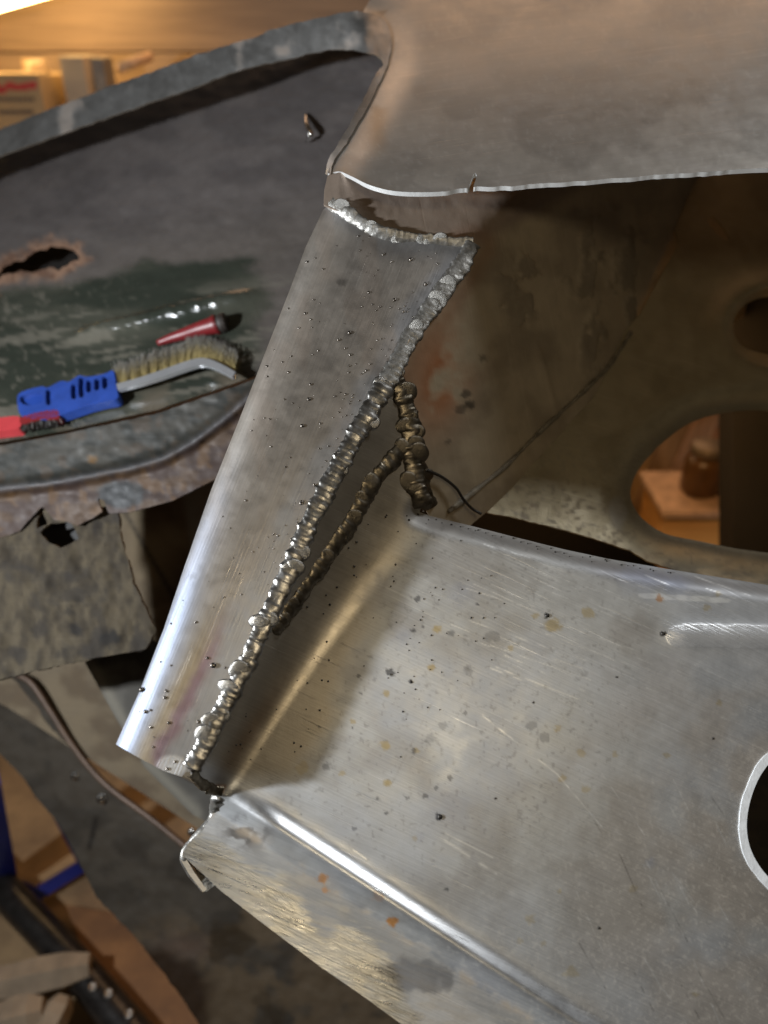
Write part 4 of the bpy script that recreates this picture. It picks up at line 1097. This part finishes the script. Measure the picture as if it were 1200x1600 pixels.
for k, (x, w, c) in enumerate([(.50, .09, (.50, .17, .045)), (.60, .055, (.66, .46, .24)), (.665, .05, (.55, .36, .19)), (.725, .06, (.66, .42, .26)), (.795, .07, (.48, .25, .13)), (.88, .08, (.6, .4, .2))]):
    rot = Matrix.Rotation(-.16, 3, 'X') @ Matrix.Rotation(.20 + .03 * k, 3, 'Y')
    o = box("leaning_board", (x, 1.78 + .012 * k, 0.0), (x + w, 1.80 + .012 * k, .95), plain_mat("board_tone", c, .6, 0., scale=8, stretch=(8, 3, .8)), None, rot, .002, pivot=(x, 1.78, 0))
    tag(o, ["wide orange board leaning, leftmost seen through the opening", "narrow yellowish board leaning beside the orange one", "thin tan board leaning third from the left", "pinkish board leaning fourth from the left", "brown board leaning next to the near-black board", "light board mostly hidden by the near-black board"][k], "board", "boards leaning behind the crate")
tag(box("low_plank", (.44, 1.40, .0), (.50, 1.43, .72), M_TAN, None, Matrix.Rotation(.62, 3, 'Y'), pivot=(.44, 1.40, 0)), "tan plank slanting to the left of the crate", "plank")
def lathe(name, c, prof, mat, parent=None, label=None, seg=20):
    V = []; Fc = []
    for r, z in prof:
        for j in range(seg): t = 2 * math.pi * j / seg; V.append((c[0] + r * math.cos(t), c[1] + r * math.sin(t), c[2] + z))
    for k in range(len(prof) - 1):
        for j in range(seg): Fc.append((k * seg + j, k * seg + (j + 1) % seg, (k + 1) * seg + (j + 1) % seg, (k + 1) * seg + j))
    Fc.append(tuple((len(prof) - 1) * seg + j for j in range(seg))); Fc.append(tuple(range(seg))[::-1])
    return link(name, mesh_np(name, np.array(V), Fc), parent, mat, label)
GJ = thing("glass_jar", "brown glass jar with a dull metal lid on the crate", "jar")
lathe("jar_body", (.650, 1.37, .447), [(.036, 0), (.040, .01), (.040, .07), (.030, .085)], plain_mat("amber_glass", (.13, .065, .025), .3, 0.), GJ)
lathe("lid", (.650, 1.37, .533), [(.034, 0), (.034, .018), (.030, .021)], plain_mat("tin_lid", (.25, .2, .15), .5, .4), GJ)
BT = thing("blue_bottle", "dark blue bottle on the crate beside the near-black board", "bottle")
lathe("bottle_body", (.728, 1.38, .447), [(.030, 0), (.034, .01), (.034, .10), (.014, .125)], plain_mat("blue_plastic_bottle", (.03, .03, .14), .3, 0.), BT)
lathe("cap", (.728, 1.38, .573), [(.016, 0), (.016, .02), (.013, .022)], plain_mat("red_cap", (.35, .05, .03), .4, 0.), BT)

# on the floor at the lower left
M_STAND = plain_mat("blue_paint", (.012, .018, .15), .35, .1, scale=30)
AS = thing("axle_stand", "dark blue axle stand frame on the floor", "stand")
def beam(name, p0, p1, w, mat, parent):
    tube(name, [p0 + (p1 - p0) * t for t in np.linspace(0, 1, 5)], w, mat, parent, 4, smooth=False)
g = lambda px, py, d: np.array(at(px, py, d))
def gf(px, py, z=0.0):
    v = (py - 800) / F; d = (CAM_H - z) / (SP + v * CP); return np.array(at(px, py, d))
beam("upright", gf(-22, 1215, .35), gf(10, 1375, .02), .024, M_STAND, AS)
beam("foot_bar", gf(52, 1400, .02), gf(140, 1345, .02), .014, M_STAND, AS)
beam("foot_bar", gf(10, 1375, .02), gf(60, 1398, .02), .013, M_STAND, AS)
beam("upright", gf(140, 1345, .02), gf(60, 1180, .40), .020, M_STAND, AS)
M_PIPE = plain_mat("black_pipe", (.035, .032, .03), .32, .6, scale=50, col2=(.015, .013, .012))
bp = spline(np.array([gf(-60, 1320, .05), gf(20, 1405, .05), gf(75, 1462, .05), gf(120, 1512, .05), gf(170, 1570, .05), gf(260, 1680, .05)]), 6)
tag(tube("black_pipe", bp, .026, M_PIPE, None, 14), "black steel pipe lying across the workshop floor", "pipe")
M_OFF = plain_mat("dusty_offcut", (.22, .165, .11), .8, 0., scale=25)
for (p0, p1, w, lab) in [((-60, 1550), (142, 1508), .026, "dusty pale wood offcut laid over the black pipe"), ((-40, 1610), (70, 1580), .03, "wide tan wood block at the bottom corner"), ((60, 1640), (100, 1560), .02, "short upright wood scrap by the bottom corner")]:
    q0, q1 = gf(*p0, .075), gf(*p1, .075)
    tag(tube("wood_offcut", [q0 + (q1 - q0) * t for t in np.linspace(0, 1, 6)], w * np.array([.8, 1, .95, 1.05, 1, .7]), M_OFF, None, 6, smooth=False), lab, "offcut")
for k, (px, py, lab) in enumerate([(143, 1538, "small shiny nut beside the pale offcut"), (168, 1548, "larger shiny nut on the pipe end"), (200, 1580, "dull nut nearest the brown sheet")]):
    c = gf(px, py, .085); tag(lathe("steel_nut", c - np.array([0, 0, .012]), [(.006, 0), (.007, .002), (.007, .006), (.004, .007), (.0035, .004)], plain_mat("dull_nut", (.30, .27, .24), .35, .9), seg=6), lab, "nut")
M_BRN = plain_mat("brown_sheet", (.16, .075, .025), .7, 0., scale=10, col2=(.07, .03, .01))
cs = [gf(105, 1420, .02), gf(215, 1440, .02), gf(345, 1640, .02), gf(190, 1640, .02)]
V = [c for c in cs] + [c + np.array([0, 0, .012]) for c in cs]
tag(link("brown_sheet", mesh_np("brown_sheet", np.array(V), [(4, 5, 6, 7), (0, 1, 5, 4), (1, 2, 6, 5), (2, 3, 7, 6), (3, 0, 4, 7), (3, 2, 1, 0)], False), None, M_BRN), "dark brown hardboard sheet on the floor under the chassis", "sheet")
pl_ = bpy.data.lights.new("crate_fill", 'POINT'); pl_.energy = 5; pl_.color = (1.0, .56, .22); pl_.shadow_soft_size = .06  # hidden warm light added behind the inner panel to brighten the crate
po = bpy.data.objects.new("crate_fill", pl_); COL.objects.link(po); po.location = (.33, .92, .90)

patch("boot_dark_sheet", densify([(-90, 360), (150, 350), (170, 440), (-90, 490)], 8), off(tub_inv, -.09), M_NEARBLACK, BODY, 8, thick=.002)  # near-black sheet added behind the rust hole to stand for its shade
patch("bracket_dark_sheet", densify([(35, 780), (150, 780), (150, 880), (35, 880)], 8), off(mud_inv, -.03), M_NEARBLACK, BODY, 8, thick=.002)  # near-black sheet standing in for the shade behind the bracket holes

patch("upper_panel_end", densify([(1326, 256), (2100, 200), (2100, -200), (1326, -200)], 10), upper_inv, M_UPPER, BODY, 14, shade=sh_upper, thick=.0042)
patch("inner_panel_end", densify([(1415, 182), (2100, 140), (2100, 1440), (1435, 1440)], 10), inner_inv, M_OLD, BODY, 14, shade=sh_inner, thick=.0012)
patch("lower_panel_end", densify([(1338, 938), (2100, 1060), (2100, 1660), (1338, 1660)], 10), panel_inv, M_STEEL, BODY, 14, shade=sh_panel, holes=[hole_r], thick=.0014)

PL = np.array(PLATE_L, float)
back_out = densify(np.vstack([PL + [9, 0], [(288, 1200)], (PL + [72, 0])[::-1]]), 6)  # unseen back of the pillar, added to keep the work lamp out of the cavity
patch("added_pillar_back", back_out, lambda x, y: plate_inv(x, y) - .015 - .011 * np.maximum(0, seg_dist(x, y, PLATE_L) - 8), M_OLD, BODY, 4, thick=.001,
      shade=lambda X, Y: dict(col=np.tile((.12, .11, .10), (len(X), 1)), rough=.6, met=.3))

fr = spline([(346, 1238), (338, 1252), (333, 1276), (318, 1298), (297, 1318), (287, 1336), (297, 1360), (318, 1390)], 6)
fd = 1 / panel_inv(fr[:, 0] + 5, fr[:, 1]) + np.interp(np.arange(len(fr)), [0, len(fr) * .7, len(fr)], [.003, .003, .012])
tube("fold_roll", at(fr[:, 0], fr[:, 1], fd), (.0034 - .0014 * np.arange(len(fr)) / len(fr)) * (.6 + .9 * fbm(np.arange(len(fr)) / 4, np.zeros(len(fr)), 3)), M_WELDG, BODY, 10, label="rolled and hammered end of the flange")

patch("gap_dark_sheet", densify([(640, 770), (940, 790), (975, 845), (1010, 872), (1100, 940), (640, 900)], 8), lambda x, y: inner_pl(x, y) - .22, M_NEARBLACK, BODY, 8, thick=.002)  # near-black sheet added so the gap reads as deep shade
